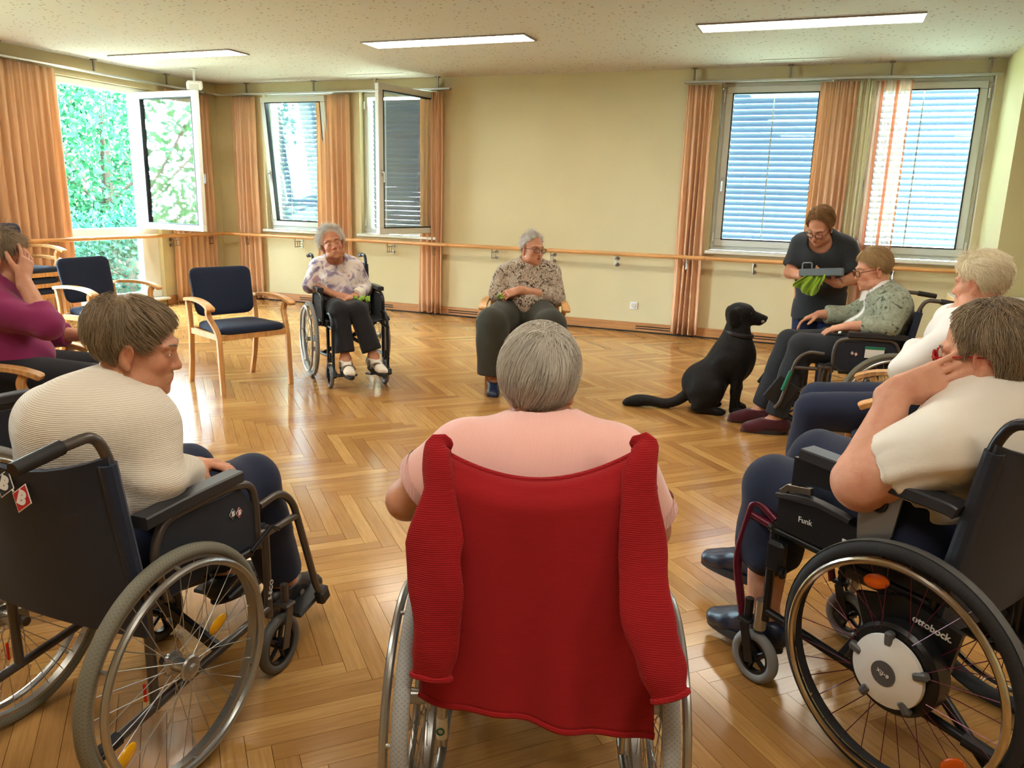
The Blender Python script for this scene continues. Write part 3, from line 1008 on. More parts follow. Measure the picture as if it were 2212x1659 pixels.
# ------------------------------------------------------------------ upholstered beech armchairs
M_beech = wood('bent_beech', (214, 160, 100), 0.35, 'Z')
M_blue = cloth('dark_blue_upholstery', (31, 41, 64), 0.9, 700, 0.3, 0.12, 0.1)
def rounded_poly(w0, w1, h, r, n=5):
    """trapezoid w0 (bottom) w1 (top), height h with rounded corners"""
    pts = [(-w0 / 2, 0), (w0 / 2, 0), (w1 / 2, h), (-w1 / 2, h)]
    out = []
    for i in range(4):
        a, b, c = [np.array(pts[(i + k) % 4], float) for k in (-1, 0, 1)]
        d1, d2 = unit(a - b), unit(c - b)
        for k in range(n + 1):
            t = k / n
            out.append((1 - t) ** 2 * (b + d1 * r) + 2 * t * (1 - t) * b + t * t * (b + d2 * r))
    return out
def cushion(poly, o, ux, uy, un, th, puff, bow=0.0):
    """padded panel: outline poly with rounded edge and domed faces"""
    P = np.array(poly); c = P.mean(0)
    o, ux, uy, un = [np.asarray(x, float) for x in (o, ux, uy, un)]
    rings = [(1.0, 0.0), (0.985, th * .32), (0.93, th * .5), (0.75, th * .5 + puff * .55), (0.4, th * .5 + puff * .9), (0.0, th * .5 + puff)]
    V = []; n = len(P)
    def pt(q, hh):
        b = bow * ((q[0]) ** 2)
        return o + ux * q[0] + uy * q[1] + un * (hh + b)
    order = [(s, -hh) for s, hh in rings[::-1][1:]] + rings[1:-1]
    for s, hh in order:
        for p in P:
            V.append(pt(c + (p - c) * s, hh))
    V.append(pt(c, -rings[-1][1])); V.append(pt(c, rings[-1][1]))
    F = []
    m_ = len(order)
    for i in range(m_ - 1):
        for k in range(n):
            k2 = (k + 1) % n
            F.append((i * n + k, i * n + k2, (i + 1) * n + k2, (i + 1) * n + k))
    for k in range(n):
        k2 = (k + 1) % n
        F.append((m_ * n, k2, k)); F.append((m_ * n + 1, (m_ - 1) * n + k, (m_ - 1) * n + k2))
    return MB().add(V, F)
def make_chair(label, group='blue upholstered armchairs'):
    t = thing('armchair', label, 'armchair', group=group)
    seat = cushion(rounded_poly(.50, .44, .47, .07), (0, .245, .455), (-1, 0, 0), (0, -1, 0), (0, 0, 1), .055, .012)
    seat.build('seat', M_blue, t, sharp=60)
    ly = np.array((0, -.19, .98)); ly = ly / np.linalg.norm(ly)
    back = cushion(rounded_poly(.445, .475, .37, .07), (0, -.215, .515), (1, 0, 0), ly, (0, -ly[2], ly[1]), .045, .008, bow=-.35)
    back.build('backrest', M_blue, t, sharp=60)
    for s in (-1, 1):
        x = s * .262
        fl = spline([(x, .248, 0), (x, .238, .2), (x, .232, .36), (x, .222, .43), (x + s * .008, .190, .49), (x + s * .020, .150, .545), (x + s * .028, .140, .59), (x + s * .032, .158, .632)], 4)
        n = len(fl)
        MB().rail(fl, .034, np.linspace(.032, .036, n), (0, 1, 0)).build('leg', M_beech, t)
        rl = spline([(x * .93, -.315, 0), (x * .95, -.268, .18), (x * .965, -.240, .38), (x * .97, -.240, .52), (x * .97, -.262, .655)], 4)
        MB().rail(rl, .034, .034, (0, 1, 0)).build('leg', M_beech, t)
        ar = spline([(x, -.275, .648), (x + s * .012, -.15, .664), (x + s * .026, 0, .668), (x + s * .038, .13, .656), (x + s * .044, .205, .634), (x + s * .046, .235, .618)], 4)
        n = len(ar)
        MB().rail(ar, np.concatenate([np.linspace(.038, .060, n - 3), [.060, .056, .042]]), np.concatenate([np.full(n - 2, .026), [.024, .018]]), (0, 0, 1)).build('arm_rest', M_beech, t)
        MB().box((x * .96, -.005, .415), (.022, .44, .045), ch=.003).build('side_rail', M_beech, t)
    MB().box((0, .225, .415), (.49, .022, .045), ch=.003).build('front_rail', M_beech, t)
    MB().box((0, -.225, .415), (.47, .022, .045), ch=.003).build('back_rail', M_beech, t)
    return t
chair0 = make_chair('empty blue armchair beside the white haired lady in the wheelchair')
chair0.scale = (1.05, 1, 1); chair0.location = (-4.11, 4.72, 0); chair0.rotation_euler = (0, 0, R(-111.9))
def place_chair(x, y, z, rz, label):
    c = copy_tree(chair0)
    c.location = (x, y, z); c.rotation_euler = (0, 0, rz); c['label'] = label
    return c
place_chair(-5.52, 4.80, 0, R(-90), 'empty blue armchair in front of the tall garden window')
place_chair(-7.18, 5.22, 0, R(-90), 'bottom armchair of the stack by the left curtain')
place_chair(-7.165, 5.225, .105, R(-90), 'middle armchair of the stack by the left curtain')
place_chair(-7.15, 5.23, .21, R(-90), 'top armchair of the stack by the left curtain')
CH4 = place_chair(-2.20, 5.81, 0, R(-159.6), 'blue armchair under the person in the animal print blouse')
CH8 = place_chair(.43, 3.92, 0, R(90), 'armchair under the white haired person in white')
CH1 = place_chair(-3.56, 2.52, 0, R(-56.5), 'armchair under the person in the purple top')

# ------------------------------------------------------------------ wheelchairs
M_bbframe = plain('grey_brown_lacquer', (92, 86, 80), 0.35, 0.5, var=0.03)
M_blackmetal = plain('black_lacquer', (24, 25, 28), 0.35, 0.2, var=0)
M_burg = plain('burgundy_lacquer', (92, 18, 44), 0.28, 0.3, var=0.03)
M_silver = plain('silver_aluminium', (176, 176, 172), 0.3, 0.85, var=0.03)
M_chrome = plain('polished_steel_rim', (196, 190, 180), 0.16, 1.0, var=0.0)
M_nylon = cloth('black_nylon', (34, 38, 48), 0.75, 900, 0.2, 0.1, 0.1)
M_nylonb = cloth('black_blue_nylon', (30, 40, 60), 0.7, 900, 0.2, 0.1, 0.15)
M_rubber = plain('black_rubber', (26, 26, 27), 0.55, var=0.03)
M_pad = plain('black_arm_pad', (40, 42, 46), 0.42, var=0.03)
M_yellow = plain('yellow_reflector', (232, 170, 20), 0.15, var=0.03)
M_orange = plain('orange_reflector', (214, 92, 20), 0.15, var=0.03)
M_red = plain('red_reflector', (200, 24, 16), 0.2, var=0.0)
M_print = plain('white_print', (232, 232, 228), 0.6, var=0)
M_printr = plain('red_print', (188, 30, 40), 0.6, var=0)
M_printg = plain('green_print', (26, 120, 92), 0.5, var=0)
def tyre_mat(name, rgb):
    t = NT(name)
    c = lin(*rgb)
    t.set(.75)
    v = t.coords()
    sep = t.n('ShaderNodeSeparateXYZ'); t.l(v, sep.inputs[0])
    ang = t.math('ARCTAN2', sep.outputs[1], sep.outputs[2])
    a = t.math('SINE', t.math('MULTIPLY', ang, 190.0))
    b = t.math('SINE', t.math('MULTIPLY', sep.outputs[0], 560.0))
    g = t.math('GREATER_THAN', t.math('MULTIPLY', a, b), -.3)
    t.base(t.mix(g, scl(c, .8), c))
    t.bump(g, .6, .004)
    return t.m
M_tyreg = tyre_mat('olive_grey_tyre', (122, 120, 104))
M_tyrel = tyre_mat('light_grey_tyre', (158, 160, 158))
M_tyreb = tyre_mat('black_tyre', (34, 34, 36))
M_castg = plain('grey_caster_rubber', (128, 130, 132), 0.6, var=0.03)
M_castd = plain('dark_grey_caster_rubber', (84, 84, 82), 0.6, var=0.03)

_wheel_cache = {}
def rear_wheel(t, x, st, zc=.305):
    s = 1 if x > 0 else -1
    tyre_m, rim_m, push_m, spoke_m = st['tyre'], st['rim'], st['push'], st.get('spoke', M_silver)
    key = (s, tyre_m.name, rim_m.name, push_m.name, st.get('hubkind', 'std'))
    if key not in _wheel_cache:
        R0 = .305
        d = {}
        d['rim'] = MB().lathe([(.266, -.011), (.272, -.012), (.284, -.011), (.284, .011), (.272, .012), (.266, .011)], (0, 0, 0), (1, 0, 0), 64, closed=True).data('rear_wheel', rim_m)
        tw = st.get('tw', .0165)
        d['tyre'] = MB().torus((0, 0, 0), (1, 0, 0), R0 - tw, tw, 72, 14, flat=1.05).data('tyre', tyre_m)
        p = MB().torus((s * .036, 0, 0), (1, 0, 0), .262, .0095, 64, 10)
        for k in range(6):
            a = k * math.pi / 3 + .3
            c, q = math.cos(a), math.sin(a)
            p.tube([(s * .012, c * .270, q * .270), (s * .034, c * .264, q * .264)], .005, 6)
        d['push_rim'] = p.data('push_rim', push_m)
        sp = MB(); n = 32
        hr_ = .030 if st.get('hubkind') != 'motor' else .10
        for k in range(n):
            a = 2 * math.pi * k / n; off = (.45 if hr_ < .05 else .12) * (1 if k % 4 < 2 else -1)
            side = .028 if k % 2 else -.018
            sp.tube([(s * side, math.cos(a + off) * hr_, math.sin(a + off) * hr_), (0, math.cos(a) * .268, math.sin(a) * .268)], .0012, 4, caps=False)
        d['spokes'] = sp.data('spokes', spoke_m)
        if st.get('hubkind') == 'motor':
            hb = MB().lathe([(.0, -.055), (.10, -.05), (.112, -.035), (.112, .012), (.104, .022), (0, .022)], (0, 0, 0), (s, 0, 0), 48)
            d['hub'] = hb.data('hub', M_blackmetal)
        else:
            hb = MB().lathe([(0, -.03), (.03, -.03), (.032, -.026), (.030, -.022), (.018, -.016), (.018, .02), (.03, .026), (.032, .030), (.028, .034), (.012, .036), (.010, .044), (0, .044)], (0, 0, 0), (s, 0, 0), 28)
            d['hub'] = hb.data('hub', M_silver)
        _wheel_cache[key] = d
    d = _wheel_cache[key]
    w = link('rear_wheel', d['rim'], t, (x, 0, zc))
    w.rotation_euler = (st.get('phase', 0.0) + (0.4 if s > 0 else 0), 0, 0)
    for k in ('tyre', 'push_rim', 'spokes', 'hub'):
        link(k, d[k], w)
    for (ang, rr) in st.get('refl', ()):
        c, q = math.cos(ang), math.sin(ang)
        o = MB().blob((s * .008, c * rr, q * rr), (.007, .019, .034), rot=rotm(ang + math.pi / 2 + st.get('rtilt', 0), 0, 0), nu=20, nv=10).build('reflector', st['rmat'], w, sharp=60)
    return w
def tube_obj(t, name, mat, paths, r, seg=10):
    mb = MB()
    for p in paths:
        mb.tube(p, r, seg)
    return mb.build(name, mat, t, sharp=50)

def caster(t, x, y, r, st, ang=0.0, wdt=.016):
    c = MB().torus((0, 0, 0), (1, 0, 0), r - wdt * .9, wdt, 36, 12, flat=1.0)
    o = c.build('caster_wheel', st['cast'], t, loc=(x, y, r), rotz=ang)
    h = MB().lathe([(r - wdt * 1.5, -.010), (r - wdt * 1.5, .010), (r - wdt * 2.1, .010), (r - wdt * 2.1, -.010)], (0, 0, 0), (1, 0, 0), 32, closed=True)
    for k in range(5):
        a = k * 2 * math.pi / 5
        h.tube([(0, math.cos(a) * .012, math.sin(a) * .012), (0, math.cos(a) * (r - wdt * 1.8), math.sin(a) * (r - wdt * 1.8))], .007, 6)
    h.lathe([(0, -.02), (.016, -.02), (.016, .02), (0, .02)], (0, 0, 0), (1, 0, 0), 16)
    h.build('caster_hub', M_blackmetal, o)
    f = MB()
    for s in (-1, 1):
        f.rail([(s * .025, 0, -.012), (s * .026, .018, r * .75), (s * .022, .034, r + .022)], .030, .005, (1, 0, 0))
    f.box((0, .036, r + .026), (.055, .045, .012), ch=.004)
    f.tube([(0, .038, r + .02), (0, .038, r + .09)], .013, 10)
    f.build('fork', st['forkm'], o)
    return o

def wheelchair(label, loc, rotz, st, back=True, group='manual wheelchairs'):
    t = thing('wheelchair', label, 'wheelchair', loc, rotz, group)
    fr = st['frame']; x = st.get('w', .225)
    for s in (-1, 1):
        rear_wheel(t, s * (x + .058), st)
        if st.get('casters', True):
            caster(t, s * x, .455 + st.get('cy', 0), st.get('cr', .092), st, ang=st.get('cang', 0) * 1.0)
    for s in (-1, 1):
        X = s * x
        paths = []
        paths.append(fillet([(X, -.17, .185), (X, .30, .225), (X, .415, .235)], .04))
        paths.append(fillet([(X, -.035, .19), (X, -.035, .50), (X, -.055, .58), (X, -.105, st.get('hz', .91))] + ([] if st.get('nohandle') else [(X, -.135, st.get('hz', .91) + .055), (X, -.215, st.get('hz', .91) + .05)]), .045))
        paths.append([(X, -.035, .465), (X, .43, .485)])
        paths.append([(X, .415, .205), (X, .415, .50)])
        paths.append([(X, 0, .305), (X + s * .04, 0, .305)])
        tube_obj(t, 'side_frame', fr, paths, .0125)
    cb = MB().rail([(-x, .17, .22), (x, .17, .455)], .03, .018, (0, 1, 0)).rail([(x, .20, .22), (-x, .20, .455)], .03, .018, (0, 1, 0))
    cb.build('cross_brace', M_blackmetal, t)
    # rubber ends of the tipping bars
    for s in (-1, 1):
        MB().tube([(s * x, -.225, .18), (s * x, -.15, .187)], .018, 10).build('tip_bar_end', M_rubber, t)
        if st.get('nohandle'): continue
        MB().tube([(s * x, -.215, st.get('hz', .91) + .05), (s * x, -.325, st.get('hz', .91) + .035)], [.0165, .0155], 12).build('push_handle_grip', M_rubber, t)
    # seat sling
    G = np.zeros((9, 7, 3))
    for i in range(9):
        u = i / 8 * 2 - 1
        for j in range(7):
            v = j / 6
            G[i, j] = (u * x, -.03 + v * .45, .495 + .006 * v - .022 * (1 - u * u))
    MB().sheet(G, .012).build('seat', st['cloth'], t, sharp=50)
    if back:
        hz = st.get('hz', .91)
        G = np.zeros((11, 9, 3))
        for i in range(11):
            u = i / 10 * 2 - 1
            for j in range(9):
                v = j / 8
                G[i, j] = (u * (x + .012), -.05 - .06 * v - .045 * (1 - u * u) * (.4 + .6 * v), .40 + v * (hz - .40) - .05 * (1 - u * u) * max(0, v - .6) / .4)
        st['_back'] = MB().sheet(G, .014).build('backrest', st['cloth'], t, sharp=50)
        for s in (-1, 1):
            MB().tube([(s * (x + .0), -.055, .52), (s * x, -.107, hz - .02)], .021, 10).build('back_sleeve', st['cloth'], t)
    st['_x'] = x
    return t
def arm_set(t, st):
    """tube arm loop with pad and side panel (both sides)"""
    x = st['_x'] + .022; az = st.get('az', 0)
    for s in (-1, 1):
        X = s * x
        tube_obj(t, 'arm_tube', st['frame'], [fillet([(X, .01, .47), (X, -.025, .60), (X, .01, .70 + az), (X, .25, .705 + az), (X, .335, .685 + az), (X, .352, .60), (X, .352, .46)], .06)], .0115)
        MB().rail(spline([(X, -.055, .722 + az), (X, .1, .728 + az), (X, .28, .728 + az)], 4), .05, .032, (0, 0, 1)).build('arm_pad', M_pad, t)
        MB().prism([(-.005, .475), (.34, .475), (.338, .60), (.29, .685 + az), (.02, .69 + az), (-.01, .60)], (s * (x - .004), 0, 0), (0, 1, 0), (0, 0, 1), (s, 0, 0), .006).build('side_panel', M_nylon, t, smooth=False)
def foot_set(t, st, plate=True, up=False, which=(-1, 1), down=.135, fwd=.70, folded=(False, False)):
    x = st['_x']
    for k, s in enumerate(which):
        X = s * (x - .005)
        o = tube_obj(t, 'footrest_hanger', st['frame'], [fillet([(X, .40, .565), (X, .50, .575), (X, .56, .52), (X, fwd - .03, down + .04), (X, fwd, down)], .06), [(X, .41, .47), (X, .575, .47)]], .0115)
        if plate:
            P = MB()
            if folded[k]:
                P.box((X - s * .02, fwd - .035, down + .10), (.016, .17, .16), rot=rotm(R(-58), 0, 0), ch=.006)
            else:
                P.box((X - s * .085, fwd - .03, down - .012), (.155, .17, .016), rot=rotm(R(10), 0, 0), ch=.006)
                P.box((X, fwd, down), (.035, .05, .05), rot=rotm(R(20), 0, 0), ch=.008)
            P.build('footplate', M_rubber, o)
def brake_set(t, st):
    x = st['_x']
    for s in (-1, 1):
        X = s * (x + .03)
        MB().box((X, .27, .47), (.025, .09, .025), ch=.004).tube([(X + s * .012, .30, .475), (X + s * .022, .38, .52), (X + s * .022, .41, .50)], .007, 8).tube([(X - s * .005, .25, .455), (X + s * .03, .235, .45)], .009, 8).build('wheel_brake', M_blackmetal, t)

def bb_logo(parent, o, ux, uy, k):
    """two diamonds with a letter B each and a plus between, k = size of a diamond's half diagonal"""
    o = np.array(o, float); ux = unit(ux); uy = unit(uy); un = np.cross(ux, uy)
    root = None
    for i, (cx_, m_) in enumerate(((-k * .80, M_nylon), (k * .80, M_printr))):
        c = o + ux * cx_ + uy * (k * .18 if i == 0 else -k * .18)
        def dia(q):
            return [(0, -q), (q * .82, 0), (0, q), (-q * .82, 0)]
        a = MB().prism(dia(k), c, ux, uy, un, .0012).build('logo_badge', M_print, parent, smooth=False)
        MB().prism(dia(k * .90), c + un * .0010, ux, uy, un, .0009).build('badge_field', m_ if i else M_nylon, a if False else parent, smooth=False)
        text_part('B', k * 1.15, M_print, parent, frame4(c + un * .0022, ux, uy), name='logo_letter', bold=.004 * k / .05)
    text_part('+', k * .5, M_print, parent, frame4(o + un * .0022, ux, uy), name='logo_letter')

ST_BB = dict(tyre=M_tyreg, rim=M_silver, push=M_silver, frame=M_bbframe, cloth=M_nylonb, cast=M_castd, forkm=M_bbframe, refl=((-.95, .135), (2.4, .225)), rmat=M_yellow, phase=.9, tw=.0175, w=.232, hz=.875, az=-.025)
# wheelchair of the person in the cream sweater
s2 = dict(ST_BB); WC2L = (-1.665, 1.30, 0); WC2R = R(1.5)
wc2 = wheelchair('dark wheelchair with two diamond logo on its blue black back', WC2L, WC2R, s2)
arm_set(wc2, s2); foot_set(wc2, s2); brake_set(wc2, s2)
bb_logo(wc2, (.005, -.163, .775), (1, 0, -.25), (0.25, .16, 1), .036)
bb_logo(wc2, (.232 + .026, .265, .60), (0, 1, 0), (0, 0, 1), .016)
text_part('S-ECO', .022, M_print, wc2, frame4((.2475, .41, .30), (0, .25, 1), (0, -1, .2)), name='lettering')
for s in (-1, 1):
    MB().box((s * .232, -.062, .25), (.008, .006, .05), ch=.002).build('rear_reflector', M_red, wc2)
MB().torus((.188, -.128, .835), (.15, -.95, -.15), .0065, .002, 20, 6).build('eyelet', M_print, wc2)
# wheelchair of the person in the green cardigan
s7 = dict(ST_BB); s7.pop('refl'); s7['refl'] = (); s7['cang'] = R(170)
wc7 = wheelchair('dark framed wheelchair beside the black dog', (.40, 5.45, 0), R(100), s7)
arm_set(wc7, s7); foot_set(wc7, s7, fwd=.66, down=.20, folded=(True, True)); brake_set(wc7, s7)
MB().box((-.263, .12, .60), (.003, .11, .07), ch=0).build('paper_label', M_print, wc7)
MB().box((-.2645, .12, .627), (.003, .115, .016), ch=0).build('label_header', M_printg, wc7)
bb_logo(wc7, (-.232 - .027, .235, .585), (0, -1, 0), (0, 0, 1), .014)
MB().tube([(-.227 - .004, .585, .445), (-.227 - .004, .625, .32)], .0125, 10).build('green_sticker', M_printg, wc7)
# wheelchair of the lady in the floral blouse
s3 = dict(tyre=M_tyrel, rim=M_silver, push=M_silver, frame=M_blackmetal, cloth=M_nylon, cast=M_castg, forkm=M_blackmetal, refl=((.4, .19),), rmat=M_orange, phase=.2, w=.215)
wc3 = wheelchair('black wheelchair with light grey tyres under the white haired lady', (-3.63, 5.41, 0), R(-133.8), s3)
arm_set(wc3, s3); foot_set(wc3, s3, fwd=.60, down=.125); brake_set(wc3, s3)
# wheelchair of the person in pink
s5 = dict(tyre=M_tyrel, rim=M_silver, push=M_silver, frame=M_silver, cloth=M_nylonb, cast=M_castg, forkm=M_silver, refl=(), rmat=M_orange, phase=.5, tw=.0185, w=.212, hz=.91, nohandle=True)
wc5 = wheelchair('silver wheelchair with a red cardigan hung over its back', (-.525, 1.53, 0), R(20), s5)
arm_set(wc5, s5); foot_set(wc5, s5)
MB().lathe([(.0135, 0), (.0135, .055)], (-.212, -.035, .225), (0, 0, 1), 14).build('white_sticker', M_print, wc5)
MB().torus((-.214, -.049, .248), (0, -1, 0), .008, .0022, 18, 6).build('green_mark', M_printg, wc5)
# unoccupied-looking wheelchair cut by the left picture edge
s0 = dict(tyre=M_tyrel, rim=M_silver, push=M_silver, frame=M_blackmetal, cloth=M_nylon, cast=M_castg, forkm=M_blackmetal, refl=(), rmat=M_orange, w=.225)
wc0 = wheelchair('black wheelchair cut off by the left picture edge', (-2.86, 1.63, 0), R(-6), s0)
arm_set(wc0, s0); foot_set(wc0, s0)

# power assisted wheelchair of the person in the white T-shirt
s9 = dict(tyre=M_tyreb, rim=M_blackmetal, push=M_chrome, spoke=M_burg, frame=M_blackmetal, cloth=M_nylon, cast=M_castg, forkm=M_blackmetal, hubkind='motor', refl=((1.22, .205), (3.9, .225)), rmat=M_orange, phase=0.0, tw=.021, w=.225, cr=.078, cy=-.02, rtilt=R(90), hz=.88)
WC9L = (.445, 2.25, 0); WC9R = R(55)
wc9 = wheelchair('black power wheelchair with white motor hubs and burgundy leg tubes', WC9L, WC9R, s9)
x9 = s9['_x']
wc9.scale = (1.07, 1.07, 1.07)
M_hubw = plain('white_hub_cover', (226, 226, 222), 0.35, var=0)
M_greyp = plain('grey_plastic', (84, 86, 88), 0.45, var=0.03)
for s in (-1, 1):
    X = s * (x9 + .058)
    h = MB().lathe([(.078, .022), (.088, .026), (.086, .036), (.05, .047), (.03, .048), (0, .048)], (X, 0, .305), (s, 0, 0), 48).build('motor_hub_cover', M_hubw, wc9)
    MB().lathe([(.030, .047), (.030, .0495), (0, .0495)], (X, 0, .305), (s, 0, 0), 32).build('cover_disc', M_greyp, h)
    for k in range(5):
        a = k * 2 * math.pi / 5 + .25
        MB().box((X + s * .033, math.cos(a) * .083, .305 + math.sin(a) * .083), (.022, .036, .020), rot=rotm(a, 0, 0), ch=.005).build('cover_clip', M_greyp, h)
    # tyre tread band, lighter grey
    MB().lathe([(.3035, -.013), (.3058, -.006), (.3062, 0), (.3058, .006), (.3035, .013), (.300, 0)], (X, 0, .305), (1, 0, 0), 72, closed=True).build('tread_band', M_castd, wc9)
    # drive bracket plate
    MB().prism([(-.10, .31), (.10, .33), (.14, .43), (.02, .47), (-.12, .44)], (s * (x9 + .012), 0, 0), (0, 1, 0), (0, 0, 1), (s, 0, 0), .016).build('motor_bracket', M_blackmetal, wc9, smooth=False)
    # arm rest: long pad on a plate with a round hole
    pad = MB().rail(spline([(s * (x9 + .02), -.07, .715), (s * (x9 + .02), -.03, .722), (s * (x9 + .02), .15, .728), (s * (x9 + .02), .33, .735)], 4), .06, .03, (0, 0, 1)).build('arm_pad', M_pad, wc9)
    ang = [(math.cos(a) * .018, math.sin(a) * .018) for a in np.linspace(0, 2 * math.pi, 21)]
    MB().prism([(.10, .52), (.155, .52), (.165, .60), (.17, .71), (.06, .71), (.075, .60)], (s * (x9 + .016), 0, 0), (0, 1, 0), (0, 0, 1), (s, 0, 0), .006).build('arm_plate', M_silver, wc9, smooth=False)
    MB().torus((s * (x9 + .024), .118, .672), (1, 0, 0), .02, .006, 24, 8).lathe([(0, 0), (.017, 0), (.017, .004), (0, .004)], (s * (x9 + .021), .118, .672), (s, 0, 0), 20).build('plate_ring', M_blackmetal, wc9)
    MB().prism([(.17, .66), (.30, .655), (.36, .625), (.36, .715), (.16, .712)], (s * (x9 + .014), 0, 0), (0, 1, 0), (0, 0, 1), (s, 0, 0), .012).build('arm_console', M_blackmetal, wc9, smooth=False)
    MB().rail([(s * (x9 + .02), .30, .635), (s * (x9 + .02), .37, .625), (s * (x9 + .02), .39, .605)], .014, .02, (0, 0, 1)).build('latch', M_steel, wc9)
    MB().prism([(-.08, .485), (.40, .50), (.40, .585), (.26, .60), (.10, .575), (-.06, .545)], (s * (x9 + .006), 0, 0), (0, 1, 0), (0, 0, 1), (s, 0, 0), .012).build('side_panel', M_blackmetal, wc9, smooth=False)
    MB().rail(spline([(s * (x9 + .02), .18, .60), (s * (x9 + .025), .30, .615), (s * (x9 + .02), .40, .595)], 4), .03, .014, (0, 0, 1)).build('side_guard', M_pad, wc9)
    o = tube_obj(wc9, 'leg_tube', M_burg, [fillet([(s * (x9 - .01), .42, .505), (s * (x9 - .01), .50, .55), (s * (x9 - .01), .545, .34), (s * (x9 - .01), .50, .175)], .05), [(s * (x9 - .01), .40, .48), (s * (x9 - .01), .50, .495)]], .0125)
    tube_obj(wc9, 'front_post', M_silver, [[(s * x9, .43, .17), (s * x9, .43, .26)]], .018)
    MB().box((s * (x9 + .02), .385, .42), (.035, .055, .09), ch=.01).tube([(s * (x9 + .02), .36, .39), (s * (x9 + .05), .34, .385)], .009, 8).build('wheel_brake', M_blackmetal, wc9)
    MB().prism([(.10, .52), (.20, .52), (.20, .545), (.10, .545)], (s * (x9 + .0185), 0, 0), (0, 1, 0), (0, 0, 1), (s, 0, 0), .001).build('type_sticker', M_print, wc9, smooth=False)
    tube_obj(wc9, 'tip_wheel_arm', M_blackmetal, [fillet([(s * (x9 - .03), -.03, .28), (s * (x9 - .03), -.12, .20), (s * (x9 - .03), -.26, .07)], .04)], .013)
XL9 = -(x9 + .020)
text_part('EGOR', .019, M_printg, wc9, frame4((XL9 - .001, .145, .532), (0, -1, 0), (0, 0, 1)))
text_part('ottobock.', .024, M_print, wc9, frame4((-(x9 + .030), -.055, .425), (0, -1, -.12), (0, -.12, 1)), bold=.0006)
text_part('e-fix', .018, M_print, wc9, frame4((-(x9 + .058 + .0505), 0, .305), (0, 1, .25), (0, .25, -1)))
text_part('Funk', .022, M_print, wc9, frame4((XL9 - .001, .31, .55), (0, -1, .05), (0, .05, 1)))
